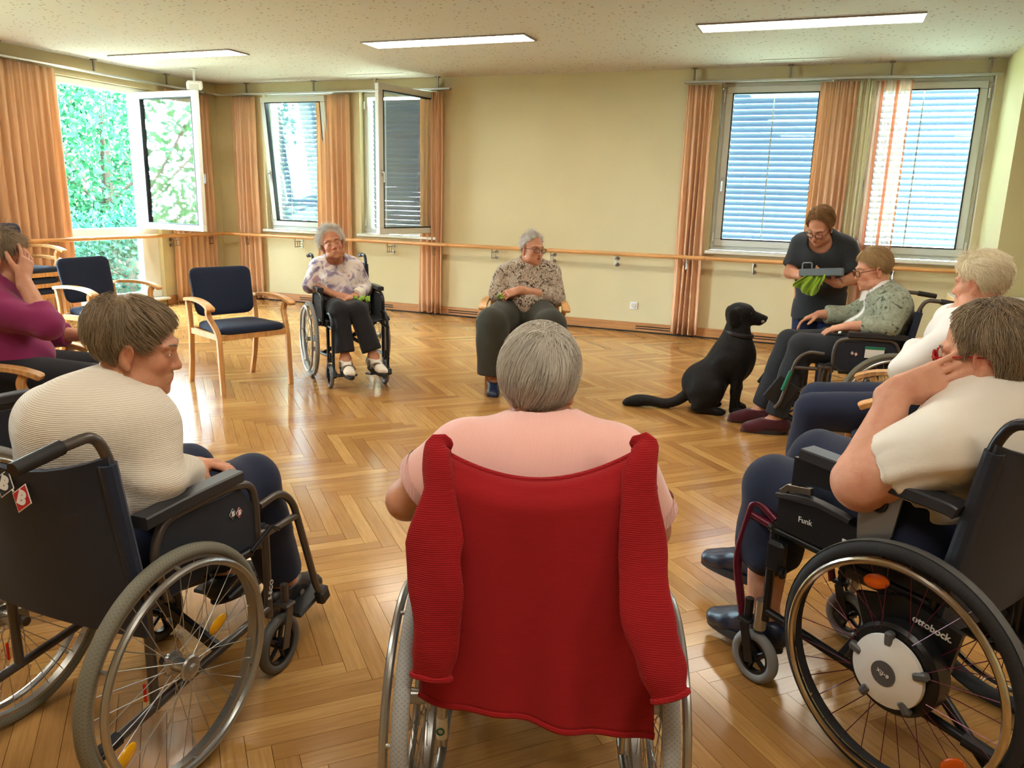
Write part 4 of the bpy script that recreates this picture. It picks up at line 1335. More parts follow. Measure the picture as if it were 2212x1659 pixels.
# ------------------------------------------------------------------ smooth solids: signed distance fields -> one continuous mesh
class Field:
    """distance field on a rectilinear grid; fine = [(centre, half-size, step), ...] refines parts of it"""
    def __init__(s, lo, hi, vox, fine=()):
        s.vox = vox; s.ax = []
        for k in range(3):
            edges = sorted({lo[k], hi[k], *[min(max(c[k] - h_, lo[k]), hi[k]) for c, h_, v_ in fine], *[min(max(c[k] + h_, lo[k]), hi[k]) for c, h_, v_ in fine]})
            out = []
            for a, b in zip(edges[:-1], edges[1:]):
                m_ = (a + b) / 2
                st = min([vox] + [v_ for c, h_, v_ in fine if abs(m_ - c[k]) < h_])
                n = max(1, int(math.ceil((b - a) / st)))
                out.append(np.linspace(a, b, n + 1)[:-1])
            out.append([edges[-1]])
            s.ax.append(np.concatenate(out).astype(np.float32))
        s.d = np.full([len(a) for a in s.ax], 0.2, np.float32)
        s.lo = np.array([a[0] for a in s.ax]); s.hi = np.array([a[-1] for a in s.ax])
    def _blk(s, lo, hi):
        sl = []
        for k in range(3):
            i0 = max(0, int(np.searchsorted(s.ax[k], lo[k])) - 1); i1 = min(len(s.ax[k]), int(np.searchsorted(s.ax[k], hi[k])) + 1)
            if i1 <= i0: return None
            sl.append(slice(i0, i1))
        a = [s.ax[k][sl[k]] for k in range(3)]
        return tuple(sl), a[0][:, None, None], a[1][None, :, None], a[2][None, None, :]
    def op(s, lo, hi, fn, k, mode):
        m_ = k + 3 * s.vox
        b = s._blk(np.asarray(lo) - m_, np.asarray(hi) + m_)
        if b is None: return
        sl, X, Y, Z = b
        e = fn(X, Y, Z).astype(np.float32)
        a = s.d[sl]
        if mode == 'add':
            h = np.maximum(k - np.abs(a - e), 0) / max(k, 1e-6)
            s.d[sl] = np.minimum(a, e) - h * h * k * .25
        else:
            e = -e
            h = np.maximum(k - np.abs(a - e), 0) / max(k, 1e-6)
            s.d[sl] = np.maximum(a, e) + h * h * k * .25
    def cone(s, a, b, r1, r2=None, k=.02, flat=None, caps=(False, False), mode='add'):
        """tapered round limb; flat=(dir, factor) squashes the section along dir"""
        r2 = r1 if r2 is None else r2
        a = np.asarray(a, float); b = np.asarray(b, float)
        ab = b - a; L2 = max(float(ab @ ab), 1e-9); L = math.sqrt(L2)
        rm = max(r1, r2)
        fl = None
        if flat is not None:
            nv = np.asarray(flat[0], float); nv = nv - ab * (nv @ ab) / L2
            fl = (unit(nv), 1 / flat[1] ** 2 - 1)
            rm = rm * max(1, flat[1])
        def fn(X, Y, Z):
            px, py, pz = X - a[0], Y - a[1], Z - a[2]
            t0 = (px * ab[0] + py * ab[1] + pz * ab[2]) / L2
            t = np.clip(t0, 0, 1)
            qx, qy, qz = px - t * ab[0], py - t * ab[1], pz - t * ab[2]
            q2 = qx * qx + qy * qy + qz * qz
            if fl is not None:
                qn = qx * fl[0][0] + qy * fl[0][1] + qz * fl[0][2]
                q2 = np.maximum(q2 + qn * qn * fl[1], 0)
            d = np.sqrt(q2) - (r1 + (r2 - r1) * t)
            if caps[0]: d = np.maximum(d, -t0 * L)
            if caps[1]: d = np.maximum(d, (t0 - 1) * L)
            return d
        s.op(np.minimum(a, b) - rm, np.maximum(a, b) + rm, fn, k, mode)
    def ell(s, c, r, rot=None, k=.02, mode='add'):
        c = np.asarray(c, float); r = np.asarray(r, float)
        M_ = np.eye(3) if rot is None else np.asarray(rot, float)
        ext = np.sqrt(((M_ * r) ** 2).sum(1))
        def fn(X, Y, Z):
            px, py, pz = X - c[0], Y - c[1], Z - c[2]
            k0 = 0; k1 = 0
            for j in range(3):
                q = (px * M_[0, j] + py * M_[1, j] + pz * M_[2, j]) / r[j]
                k0 = k0 + q * q; k1 = k1 + (q / r[j]) ** 2
            k0 = np.sqrt(k0); k1 = np.sqrt(k1)
            return k0 * (k0 - 1) / np.maximum(k1, 1e-6)
        s.op(c - ext, c + ext, fn, k, mode)
    def plane(s, p, n, k=.004, box=None):
        """remove everything on the side n points to (inside the optional centre/half-size box)"""
        p = np.asarray(p, float); n = unit(n)
        lo, hi = (s.lo, s.hi) if box is None else (np.asarray(box[0]) - box[1], np.asarray(box[0]) + box[1])
        s.op(lo, hi, lambda X, Y, Z: -((X - p[0]) * n[0] + (Y - p[1]) * n[1] + (Z - p[2]) * n[2]), k, 'sub')
    def mesh(s):
        d = s.d; ins = d < 0
        c = np.zeros(np.array(d.shape) - 1, np.uint8)
        offs = [(i, j, k) for i in (0, 1) for j in (0, 1) for k in (0, 1)]
        nx, ny, nz = d.shape
        for (i, j, k) in offs:
            c += ins[i:nx - 1 + i, j:ny - 1 + j, k:nz - 1 + k]
        act = (c > 0) & (c < 8)
        I, J, K = np.nonzero(act)
        val = np.stack([d[I + i, J + j, K + k] for (i, j, k) in offs], 1)
        acc = np.zeros((len(I), 3), np.float32); cnt = np.zeros(len(I), np.float32)
        for a in range(8):
            for b in range(a + 1, 8):
                df = [offs[b][q] - offs[a][q] for q in range(3)]
                if sum(abs(x) for x in df) != 1: continue
                va, vb = val[:, a], val[:, b]
                mk = (va < 0) != (vb < 0)
                t = np.where(mk, va / np.where(mk, va - vb, 1), 0)
                for q in range(3):
                    acc[:, q] += np.where(mk, offs[a][q] + t * df[q], 0)
                cnt += mk
        fr = acc / cnt[:, None]
        P = np.stack([s.ax[q][X_] + fr[:, q] * (s.ax[q][X_ + 1] - s.ax[q][X_]) for q, X_ in enumerate((I, J, K))], 1)
        vid = np.full(c.shape, -1, np.int32); vid[I, J, K] = np.arange(len(I))
        quads = []
        for ax in range(3):
            sl0 = [slice(None)] * 3; sl1 = [slice(None)] * 3
            sl0[ax] = slice(0, -1); sl1[ax] = slice(1, None)
            A = ins[tuple(sl0)]; B = ins[tuple(sl1)]
            e = np.stack(np.nonzero(A != B), 1)
            o1, o2 = (ax + 1) % 3, (ax + 2) % 3
            e = e[(e[:, o1] > 0) & (e[:, o2] > 0) & (e[:, o1] < c.shape[o1]) & (e[:, o2] < c.shape[o2])]
            if not len(e): continue
            def v(d1, d2):
                q = e.copy(); q[:, o1] += d1; q[:, o2] += d2
                return vid[q[:, 0], q[:, 1], q[:, 2]]
            Q = np.stack([v(-1, -1), v(0, -1), v(0, 0), v(-1, 0)], 1)
            inside = A[e[:, 0], e[:, 1], e[:, 2]]
            Q[~inside] = Q[~inside][:, ::-1]
            quads.append(Q)
        Q = np.concatenate(quads)
        Q = Q[(Q >= 0).all(1)]
        return P.astype(np.float32), Q

def vnormals(P, Q):
    n = np.cross(P[Q[:, 2]] - P[Q[:, 0]], P[Q[:, 3]] - P[Q[:, 1]])
    N = np.zeros_like(P)
    for k in range(4):
        for a in range(3):
            N[:, a] += np.bincount(Q[:, k], weights=n[:, a], minlength=len(P))
    return N / np.maximum(np.linalg.norm(N, axis=1, keepdims=True), 1e-9)

def relax(P, Q, n=2, f=.5):
    for _ in range(n):
        S = np.zeros_like(P); C_ = np.zeros(len(P))
        for a in range(4):
            i, j = Q[:, a], Q[:, (a + 1) % 4]
            for q in range(3):
                S[:, q] += np.bincount(i, weights=P[j, q], minlength=len(P))
            C_ += np.bincount(i, minlength=len(P))
        P = P * (1 - f) + f * S / np.maximum(C_, 1)[:, None]
    return P.astype(np.float32)

def field_obj(name, F, mat, parent, disp=None, tint=None, smooth_it=1):
    P, Q = F.mesh()
    if smooth_it: P = relax(P, Q, smooth_it)
    if disp is not None:
        P = P + vnormals(P, Q) * disp(P)[:, None].astype(np.float32)
    me = mesh_from(name, P, Q.ravel(), np.full(len(Q), 4), mat, True)
    if tint is not None:
        col = np.ones((len(P), 4), np.float32); col[:, :3] = tint(P)
        me.attributes.new('tint', 'FLOAT_COLOR', 'POINT').data.foreach_set('color', col.ravel())
    return link(name, me, parent)

def waves(amp, freqs, seed=0, stretch=(1, 1, 1)):
    r_ = np.random.default_rng(seed)
    ks = [(unit(r_.normal(size=3)) * f * np.array(stretch), r_.random() * 6.28) for f in freqs]
    def fn(P):
        o = np.zeros(len(P))
        w = P + 0.02 * np.sin(P[:, [1, 2, 0]] * 17.0)
        for kv, ph in ks:
            o += np.sin(w @ kv + ph)
        return amp * o / len(ks)
    return fn

# ------------------------------------------------------------------ people
V3 = lambda *a: np.array(a, float)
def lerp(a, b, t): return np.asarray(a) + (np.asarray(b) - np.asarray(a)) * t

class Head:
    """local frame: x right, y forward, z up, origin at ear height centre of the skull"""
    def __init__(s, c, yaw=0, pitch=0, roll=0, k=1.0):
        s.c = np.asarray(c, float); s.k = k
        s.M = np.array(Matrix.Rotation(yaw, 3, 'Z') @ Matrix.Rotation(pitch, 3, 'X') @ Matrix.Rotation(roll, 3, 'Y'))
    def p(s, x, y, z): return s.c + s.M @ (np.array((x, y, z)) * s.k)
    def pts(s, A): return s.c + (np.asarray(A) * s.k) @ s.M.T
    def inv(s, P): return ((P - s.c) @ s.M) / s.k
    def e(s, F, c, r, rot=None, k=.012, mode='add'):
        Rm = s.M if rot is None else s.M @ rot
        F.ell(s.p(*c), np.array(r) * s.k, Rm, k * s.k, mode)
    def l(s, F, a, b, r1, r2=None, k=.01, mode='add', flat=None):
        F.cone(s.p(*a), s.p(*b), r1 * s.k, (r1 if r2 is None else r2) * s.k, k * s.k, mode=mode, flat=None if flat is None else (s.M @ np.array(flat[0], float), flat[1]))
    def build(s, F, neck_to, neck_r=.054, jowl=1.0, mouth=0.0):
        # skull, face, jaw
        s.e(F, (0, -.012, .035), (.074, .094, .086))
        s.e(F, (0, .028, -.030), (.060 * jowl, .066, .080), k=.03)
        s.e(F, (0, .056, -.082), (.040 * jowl, .040, .034), k=.03)
        s.e(F, (0, .088, -.104), (.016, .013, .012), k=.018)
        for sx in (-1, 1):
            s.e(F, (sx * .040, .062, -.028), (.022, .022, .022), k=.02)
            s.e(F, (sx * .046 * jowl, .030, -.078), (.024, .036, .026), k=.025)
        # brow, sockets, lids
        for sx in (-1, 1):
            s.l(F, (sx * .010, .088, .024), (sx * .050, .072, .024), .011, .009, k=.012)
            s.e(F, (sx * .032, .096, .004), (.017, .012, .0100), k=.010, mode='sub')
            s.e(F, (sx * .031, .078, .002), (.0135, .0125, .0115), k=.003)
            s.l(F, (sx * .018, .087, -.010), (sx * .044, .080, -.011), .0035, .003, k=.006)
        # nose
        s.l(F, (0, .085, .014), (0, .1045, -.029), .0078, .0105, k=.012)
        s.e(F, (0, .1065, -.033), (.0105, .0105, .0095), k=.010)
        for sx in (-1, 1):
            s.e(F, (sx * .0115, .097, -.036), (.0075, .010, .0075), k=.008)
        # mouth
        s.e(F, (0, .080, -.066), (.026, .020, .020), k=.014)
        s.l(F, (-.018, .0935, -.0655), (.018, .0935, -.0655), .0030, k=.004, mode='sub')
        s.l(F, (-.016, .0960, -.0595), (.016, .0960, -.0595), .0046, k=.005)
        s.l(F, (-.014, .0950, -.0720), (.014, .0950, -.0720), .0054, k=.005)
        if mouth > 0:
            s.e(F, (0, .094, -.0665), (.013, .012, .004 + .006 * mouth), k=.003, mode='sub')
        # ears
        for sx in (-1, 1):
            rot = rotm(R(-12), R(sx * 8), R(sx * -24))
            s.e(F, (sx * .078, -.006, -.010), (.0075, .020, .034), rot=rot, k=.006)
            s.e(F, (sx * .085, -.002, -.008), (.005, .011, .020), rot=rot, k=.004, mode='sub')
            s.e(F, (sx * .077, .002, -.040), (.006, .009, .010), k=.006)
        # neck
        F.cone(s.p(0, -.022, -.055), neck_to, neck_r * s.k, neck_r * 1.12 * s.k, k=.03)
        F.cone(s.p(0, .03, -.095), lerp(s.p(0, 0, -.12), neck_to, .7), .030 * s.k, .034 * s.k, k=.03)
    def tint(s, P, lips=(.80, .58, .56)):
        L = s.inv(P)
        t = np.ones((len(P), 3))
        def blob(c, r, col, pw=1.0):
            q = (((L - np.array(c)) / np.array(r)) ** 2).sum(1)
            w = np.clip(1 - q, 0, 1)[:, None] * pw
            t[:] = t * (1 - w) + t * np.array(col) * w
        blob((0, .096, -.066), (.024, .016, .012), lips)
        for sx in (-1, 1):
            blob((sx * .042, .075, -.030), (.03, .04, .03), (1.0, .80, .76), .7)
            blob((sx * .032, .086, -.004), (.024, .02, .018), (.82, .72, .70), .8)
            blob((sx * .085, 0, -.008), (.012, .022, .03), (.95, .72, .68), .8)
        blob((0, .108, -.03), (.02, .02, .02), (1.0, .84, .80), .7)
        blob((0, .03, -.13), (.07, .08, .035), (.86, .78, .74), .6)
        return t
    def eyes(s, parent, open_=1.0, iris=(70, 80, 90)):
        if 'M_eyew' not in globals():
            globals()['M_eyew'] = plain('eye_white', (222, 216, 206), .25, var=0)
            globals()['M_iris'] = plain('iris', (58, 62, 68), .2, var=0)
            globals()['M_brow'] = plain('brow_hair', (128, 112, 96), .8, var=0)
        ew = MB(); ir = MB(); br = MB()
        for sx in (-1, 1):
            ew.blob(s.p(sx * .032, .0822, .0012), np.array((.0100, .0088, .0046 * open_)) * s.k, s.M, 12, 8)
            ir.blob(s.p(sx * .032, .0888, .0012), np.array((.0044, .0026, .0044 * open_)) * s.k, s.M, 10, 6)
            br.tube(s.pts([(sx * .014, .0955, .0245), (sx * .028, .0930, .0285), (sx * .046, .0800, .0270)]), .0030 * s.k, 6)
        if open_ <= .25:
            ld = MB()
            for sx in (-1, 1):
                ld.tube(s.pts([(sx * .021, .0885, -.003), (sx * .031, .0912, -.0055), (sx * .042, .0865, -.003)]), .0012 * s.k, 5)
            ld.build('eyelashes', M_iris, parent)
        if open_ > .25:
            o = ew.build('eyes', M_eyew, parent); ir.build('iris', M_iris, o)
        br.build('eyebrows', M_brow, parent)
    def glasses(s, parent, mat, r=.0016, w=.024, h=.017, z=-.002, name='glasses', lens=True):
        mb = MB(); ln = MB()
        for sx in (-1, 1):
            ring = []
            for a in np.linspace(0, 2 * math.pi, 20, endpoint=False):
                ca, sa = math.cos(a), math.sin(a)
                q = (abs(ca) ** 3 + abs(sa) ** 3) ** (-1 / 3)
                ring.append((sx * .033 + ca * q * w, .112 - abs(sx * .033 + ca * q * w) * .16, z + sa * q * h))
            mb.tube(s.pts(ring), r * s.k, 6, closed=True)
            P_ = s.pts(ring)
            ln.add(np.concatenate([P_, [P_.mean(0)]]), [(i, (i + 1) % 20, 20) for i in range(20)])
            mb.tube(s.pts([(sx * (.033 + w), .105, z + h * .5), (sx * .078, .095, z + .010), (sx * .084, .02, z + .008), (sx * .082, -.018, z + .002), (sx * .080, -.032, z - .020)]), r * .9 * s.k, 6)
        mb.tube(s.pts([(-.012, .113, z + .004), (0, .117, z + .007), (.012, .113, z + .004)]), r * s.k, 6)
        o = mb.build(name, mat, parent)
        if lens: ln.build('lens', M_lens, o, smooth=False)
        return o

def hand(F, wrist, d, palm, side, curl=.6, k=1.0, spread=.5, thumb=.5, fcurl=None):
    """d: wrist->knuckles direction; palm: palm-facing normal; side: +1 right hand, -1 left hand"""
    w = np.asarray(wrist, float); d = unit(d); n = unit(np.asarray(palm, float) - d * np.dot(d, palm))
    x = np.cross(d, n) * side        # towards the thumb
    L = .088 * k
    base = w + d * .012 * k
    for q, rr in ((-.026, .0125), (-.009, .0135), (.009, .0140), (.026, .0135)):
        F.cone(base + x * q * .75 * k, w + d * L + x * q * k, .0155 * k, rr * k, k=.014)
    F.cone(w - d * .03 * k, base + d * .03 * k, .024 * k, .022 * k, k=.02, flat=(n, .75))
    Ls = [.036, .043, .046, .041]; order = [-.030, -.010, .0105, .030]
    for i, q in enumerate(order):
        cu = (fcurl[i] if fcurl is not None else curl) * (1 + .08 * (1.5 - i))
        p = w + d * L + x * q * k
        dd = unit(d + x * (q / .03) * .16 * spread)
        ang = 0.0; r = (.0080 + (.0008 if i in (1, 2, 3) else 0)) * k
        for j, f in enumerate((1.0, .68, .52)):
            ang += cu * (.75, .95, .6)[j]
            v = dd * math.cos(ang) + n * math.sin(ang)
            p2 = p + v * Ls[i] * f * k
            F.cone(p, p2, r, r * .90, k=.004)
            p = p2; r *= .90
    p = w + d * .030 * k + x * .026 * k + n * .004 * k
    t1 = unit(d * .62 + x * (.75 * (1 - thumb * .5)) + n * (.25 + .5 * thumb))
    p2 = p + t1 * .040 * k
    F.cone(w + d * .012 * k + x * .012 * k, p2, .0150 * k, .0110 * k, k=.012)
    t2 = unit(t1 * .7 + d * .45 + n * .15 * thumb)
    p3 = p2 + t2 * .032 * k
    F.cone(p2, p3, .0108 * k, .0098 * k, k=.005)
    F.cone(p3, p3 + unit(t2 + d * .2) * .022 * k, .0098 * k, .0078 * k, k=.004)

BASEJ = dict(pelvis=(0, .06, .575), waist=(0, .045, .70), chest=(0, .045, .86), neck=(0, .055, .985),
             shR=(.165, .05, .935), elR=(.215, .06, .70), wrR=(.10, .27, .665),
             shL=(-.165, .05, .935), elL=(-.215, .06, .70), wrL=(-.10, .27, .665),
             hipR=(.085, .08, .565), knR=(.105, .47, .575), anR=(.105, .52, .16),
             hipL=(-.085, .08, .565), knL=(-.105, .47, .575), anL=(-.105, .52, .16))

class Person:
    def __init__(s, label, loc, rotz, J, girth=1.0, limb=1.0, vox=.009, scale=1.0, hvox=.0042):
        s.t = thing('person', label, 'person', loc, rotz)
        s.t.scale = (scale,) * 3
        s.J = {k: np.array(v, float) for k, v in {**BASEJ, **J}.items()}
        s.g = girth; s.lm = limb; s.vox = vox; s.hvox = hvox
    def bounds(s, extra=(), pad=.22):
        P = np.array(list(s.J.values()) + [np.asarray(e, float) for e in extra])
        return P.min(0) - pad, P.max(0) + pad
    def torso(s, F, inf=0.0, belly=.0, bust=.0, back=.0, hem=None):
        J, g = s.J, s.g
        fy = ((0, 1, 0), .78)
        F.cone(J['pelvis'], J['waist'], .150 * g + inf, .138 * g + inf, k=.05, flat=fy)
        F.cone(J['waist'], J['chest'], .138 * g + inf, .142 * g + inf, k=.05, flat=fy)
        F.cone(J['chest'], lerp(J['chest'], J['neck'], .7), .140 * g + inf, .10 * g + inf, k=.05, flat=fy)
        F.cone(lerp(J['shL'], J['neck'], .12), lerp(J['shR'], J['neck'], .12), .062 + inf, k=.05)
        F.cone(lerp(J['shL'], J['chest'], .35), lerp(J['shR'], J['chest'], .35), .080 * g ** .4 + inf, k=.05)
        F.cone(lerp(J['neck'], J['chest'], .25), J['neck'] , .075 + inf, .058 + inf, k=.05)
        if belly:
            F.ell(lerp(J['waist'], J['pelvis'], .35) + (0, .055 + belly * .4, 0), (.135 * g + inf, .09 + belly + inf, .12 + inf), k=.06)
        if bust:
            for sx in (-1, 1):
                F.ell(J['chest'] + (sx * .07, .095, -.03), (.062 + inf, .045 + bust + inf, .062 + inf), k=.05)
        if back:
            F.ell(lerp(J['chest'], J['neck'], .45) + (0, -.055, 0), (.12 + inf, .05 + back + inf, .10 + inf), k=.06)
    def arm(s, F, side, inf=0.0, upto=2.0, r=(.056, .046, .040, .028), k=.03):
        """upto: 0..1 upper arm, 1..2 fore arm; flat sleeve end when it stops early"""
        J = s.J; q = 'R' if side > 0 else 'L'
        a, b, c = J['sh' + q], J['el' + q], J['wr' + q]
        r = [x * s.lm for x in r]
        if upto <= 1.0:
            e = lerp(a, b, upto); re = r[0] + (r[1] - r[0]) * upto
            F.cone(a, e, r[0] + inf, re + inf, k=k, caps=(False, upto < 1))
            return
        F.cone(a, b, r[0] + inf, r[1] + inf, k=k)
        f = upto - 1
        e = lerp(b, c, f); re = r[2] + (r[3] - r[2]) * f
        F.cone(b, e, max(r[1] * .97, r[2]) + inf, re + inf, k=.012, caps=(False, f < 1))
    def leg(s, F, side, inf=0.0, upto=2.0, r=(.092, .064, .056, .040), k=.03, flare=0.0):
        J = s.J; q = 'R' if side > 0 else 'L'
        a, b, c = J['hip' + q], J['kn' + q], J['an' + q]
        r = [x * s.lm for x in r]
        F.cone(a, b, min(r[0] * s.g, .115) + inf, min(r[1], .088) + inf, k=.05)
        f = upto - 1
        if f > 0:
            e = lerp(b, c, f); re = r[2] + (r[3] - r[2]) * f
            F.cone(b, lerp(b, c, min(f, .45)), r[1] * .97 + inf, r[2] + inf, k=.015)
            F.cone(lerp(b, c, .30), e, r[2] + inf, re + inf + flare, k=.015, caps=(False, f < 1 or flare > 0))
    def foot(s, F, side, d=(0, 1, 0), up=(0, 0, 1), L=.235, inf=0.0, sole=True):
        J = s.J; q = 'R' if side > 0 else 'L'
        a = J['an' + q]; d = unit(d); u = unit(np.asarray(up, float) - d * np.dot(up, d))
        heel = a - d * .045 - u * .055
        ball = a + d * (L * .52) - u * .072
        toe = a + d * (L * .74) - u * .076
        xs = np.cross(d, u)
        F.cone(a - u * .01, heel, .040 + inf, .034 + inf, k=.02)
        F.cone(a - u * .015, ball, .038 + inf, .026 + inf, k=.025, flat=None)
        F.cone(heel, ball, .032 + inf, .028 + inf, k=.02)
        F.cone(ball - xs * .016, toe - xs * .014, .024 + inf, .021 + inf, k=.015)
        F.cone(ball + xs * .016, toe - d * .015 + xs * .016, .024 + inf, .020 + inf, k=.015)
        if sole:
            F.plane(a - u * (.094 + inf * .5), -u, k=.004, box=(a + d * .06 - u * .09, .17))
    def body(s, head, mat, hands=True, hspec=None, arm_r=None, feet=True, neck_r=.054, jowl=1.0, mouth=0, footd=None, shrink=-.006, belly=0, back=0, extra=None):
        lo, hi = s.bounds([head.p(0, 0, .14), head.p(0, .14, -.1), head.p(0, -.13, 0)])
        hd = .15 * head.k
        F = Field(lo, hi, s.vox, fine=[(head.c + head.M @ np.array((0, .005, -.01)), hd, s.hvox)] + [(s.J['wr' + q_] + unit((hspec or {}).get(q_, {}).get('d', s.J['wr' + q_] - s.J['el' + q_])) * .09, .085, .0052) for q_ in ('R', 'L')])
        s.torso(F, shrink, belly=belly, back=back)
        for sd in (-1, 1):
            q = 'R' if sd > 0 else 'L'
            s.arm(F, sd, 0.0, 2.0, r=arm_r or (.054, .044, .040, .028))
            s.leg(F, sd, shrink, 2.0)
            if feet:
                s.foot(F, sd, (footd or {}).get(q, (0, 1, -.05)))
            if hands:
                h = (hspec or {}).get(q, {})
                dflt = unit(s.J['wr' + q] - s.J['el' + q])
                hand(F, s.J['wr' + q], h.get('d', dflt), h.get('palm', (0, 0, -1)), sd, h.get('curl', .5), h.get('k', 1.0), h.get('spread', .4), h.get('thumb', .5), h.get('f'))
        head.build(F, s.J['neck'], neck_r, jowl, mouth)
        if extra: extra(F)
        s.head = head
        s.bodyobj = field_obj('body', F, mat, s.t, tint=head.tint, smooth_it=1)
        s.t['_n'] = len(s.bodyobj.data.polygons); del s.t['_n']
        return s.bodyobj
    def top(s, mat, sleeve=(1.9, 1.9), inf=.013, belly=0, bust=0, back=0, hem=None, neck=None, name='top', wr=None, vox=None, arm_r=None, arm_inf=None, cuts=(), extra=None, sm=2):
        lo, hi = s.bounds()
        F = Field(lo, hi, vox or s.vox)
        s.torso(F, inf, belly=belly, bust=bust, back=back)
        for sd, up in zip((1, -1), sleeve):
            s.arm(F, sd, arm_inf if arm_inf is not None else inf + .004, up, r=arm_r or (.056, .047, .042, .032))
        if extra: extra(F)
        if hem is not None:
            F.plane((0, 0, hem), (0, 0, -1), k=.01)
        if neck is not None:
            c, r_ = neck
            F.ell(c, r_, k=.008, mode='sub')
        for (p, n, bx) in cuts:
            F.plane(p, n, k=.006, box=bx)
        return field_obj(name, F, mat, s.t, disp=wr, smooth_it=sm)
    def trousers(s, mat, upto=1.95, inf=.014, flare=0.0, waist=None, wr=None, vox=None, name='trousers', leg_r=None):
        lo, hi = s.bounds()
        F = Field(lo, hi, vox or s.vox)
        J = s.J
        F.cone(J['pelvis'] + (0, 0, -.01), lerp(J['pelvis'], J['waist'], .6), .150 * s.g + inf, .14 * s.g + inf, k=.04, flat=((0, 1, 0), .85))
        F.cone(J['hipL'], J['hipR'], .10 * s.g + inf, k=.04)
        for sd in (-1, 1):
            s.leg(F, sd, inf, upto, r=leg_r or (.094, .068, .060, .046), flare=flare)
        if waist is not None:
            F.plane((0, 0, waist), (0, 0, 1), k=.01)
        return field_obj(name, F, mat, s.t, disp=wr, smooth_it=2)
    def shoes(s, mat, inf=.010, footd=None, L=.235, name='shoe', vox=None, open_toe=False, sole_mat=None):
        for sd in (1, -1):
            q = 'R' if sd > 0 else 'L'
            a = s.J['an' + q]
            F = Field(a - .32, a + .32, vox or s.vox)
            d = (footd or {}).get(q, (0, 1, -.05))
            s.foot(F, sd, d, inf=inf, L=L)
            u = unit(np.array((0, 0, 1.0)) - unit(d) * unit(d)[2])
            F.plane(a - u * .012, u, k=.006)
            o = field_obj(name, F, mat, s.t, smooth_it=1)
            if sole_mat:
                dd = unit(d); xs = np.cross(dd, u)
                pl = []
                for tt in np.linspace(0, 2 * math.pi, 22, endpoint=False):
                    cx_, sx_ = math.cos(tt), math.sin(tt)
                    pl.append((dd[:] * (.075 + .145 * cx_) + xs * (.046 - .006 * cx_) * sx_))
                base = a - u * .112
                MB().prism([(0, 0)], base, dd, xs, u, 0) if False else None
                n_ = len(pl)
                Vv = [base + p for p in pl] + [base + p + u * .026 for p in pl]
                MB().add(Vv, [tuple(range(n_))[::-1], tuple(range(n_, 2 * n_))] + [(i, (i + 1) % n_, n_ + (i + 1) % n_, n_ + i) for i in range(n_)]).build('sole', sole_mat, o, sharp=40)

M_lens = glass_mat('spectacle_lens', (.96, .97, .97, 1), .08)

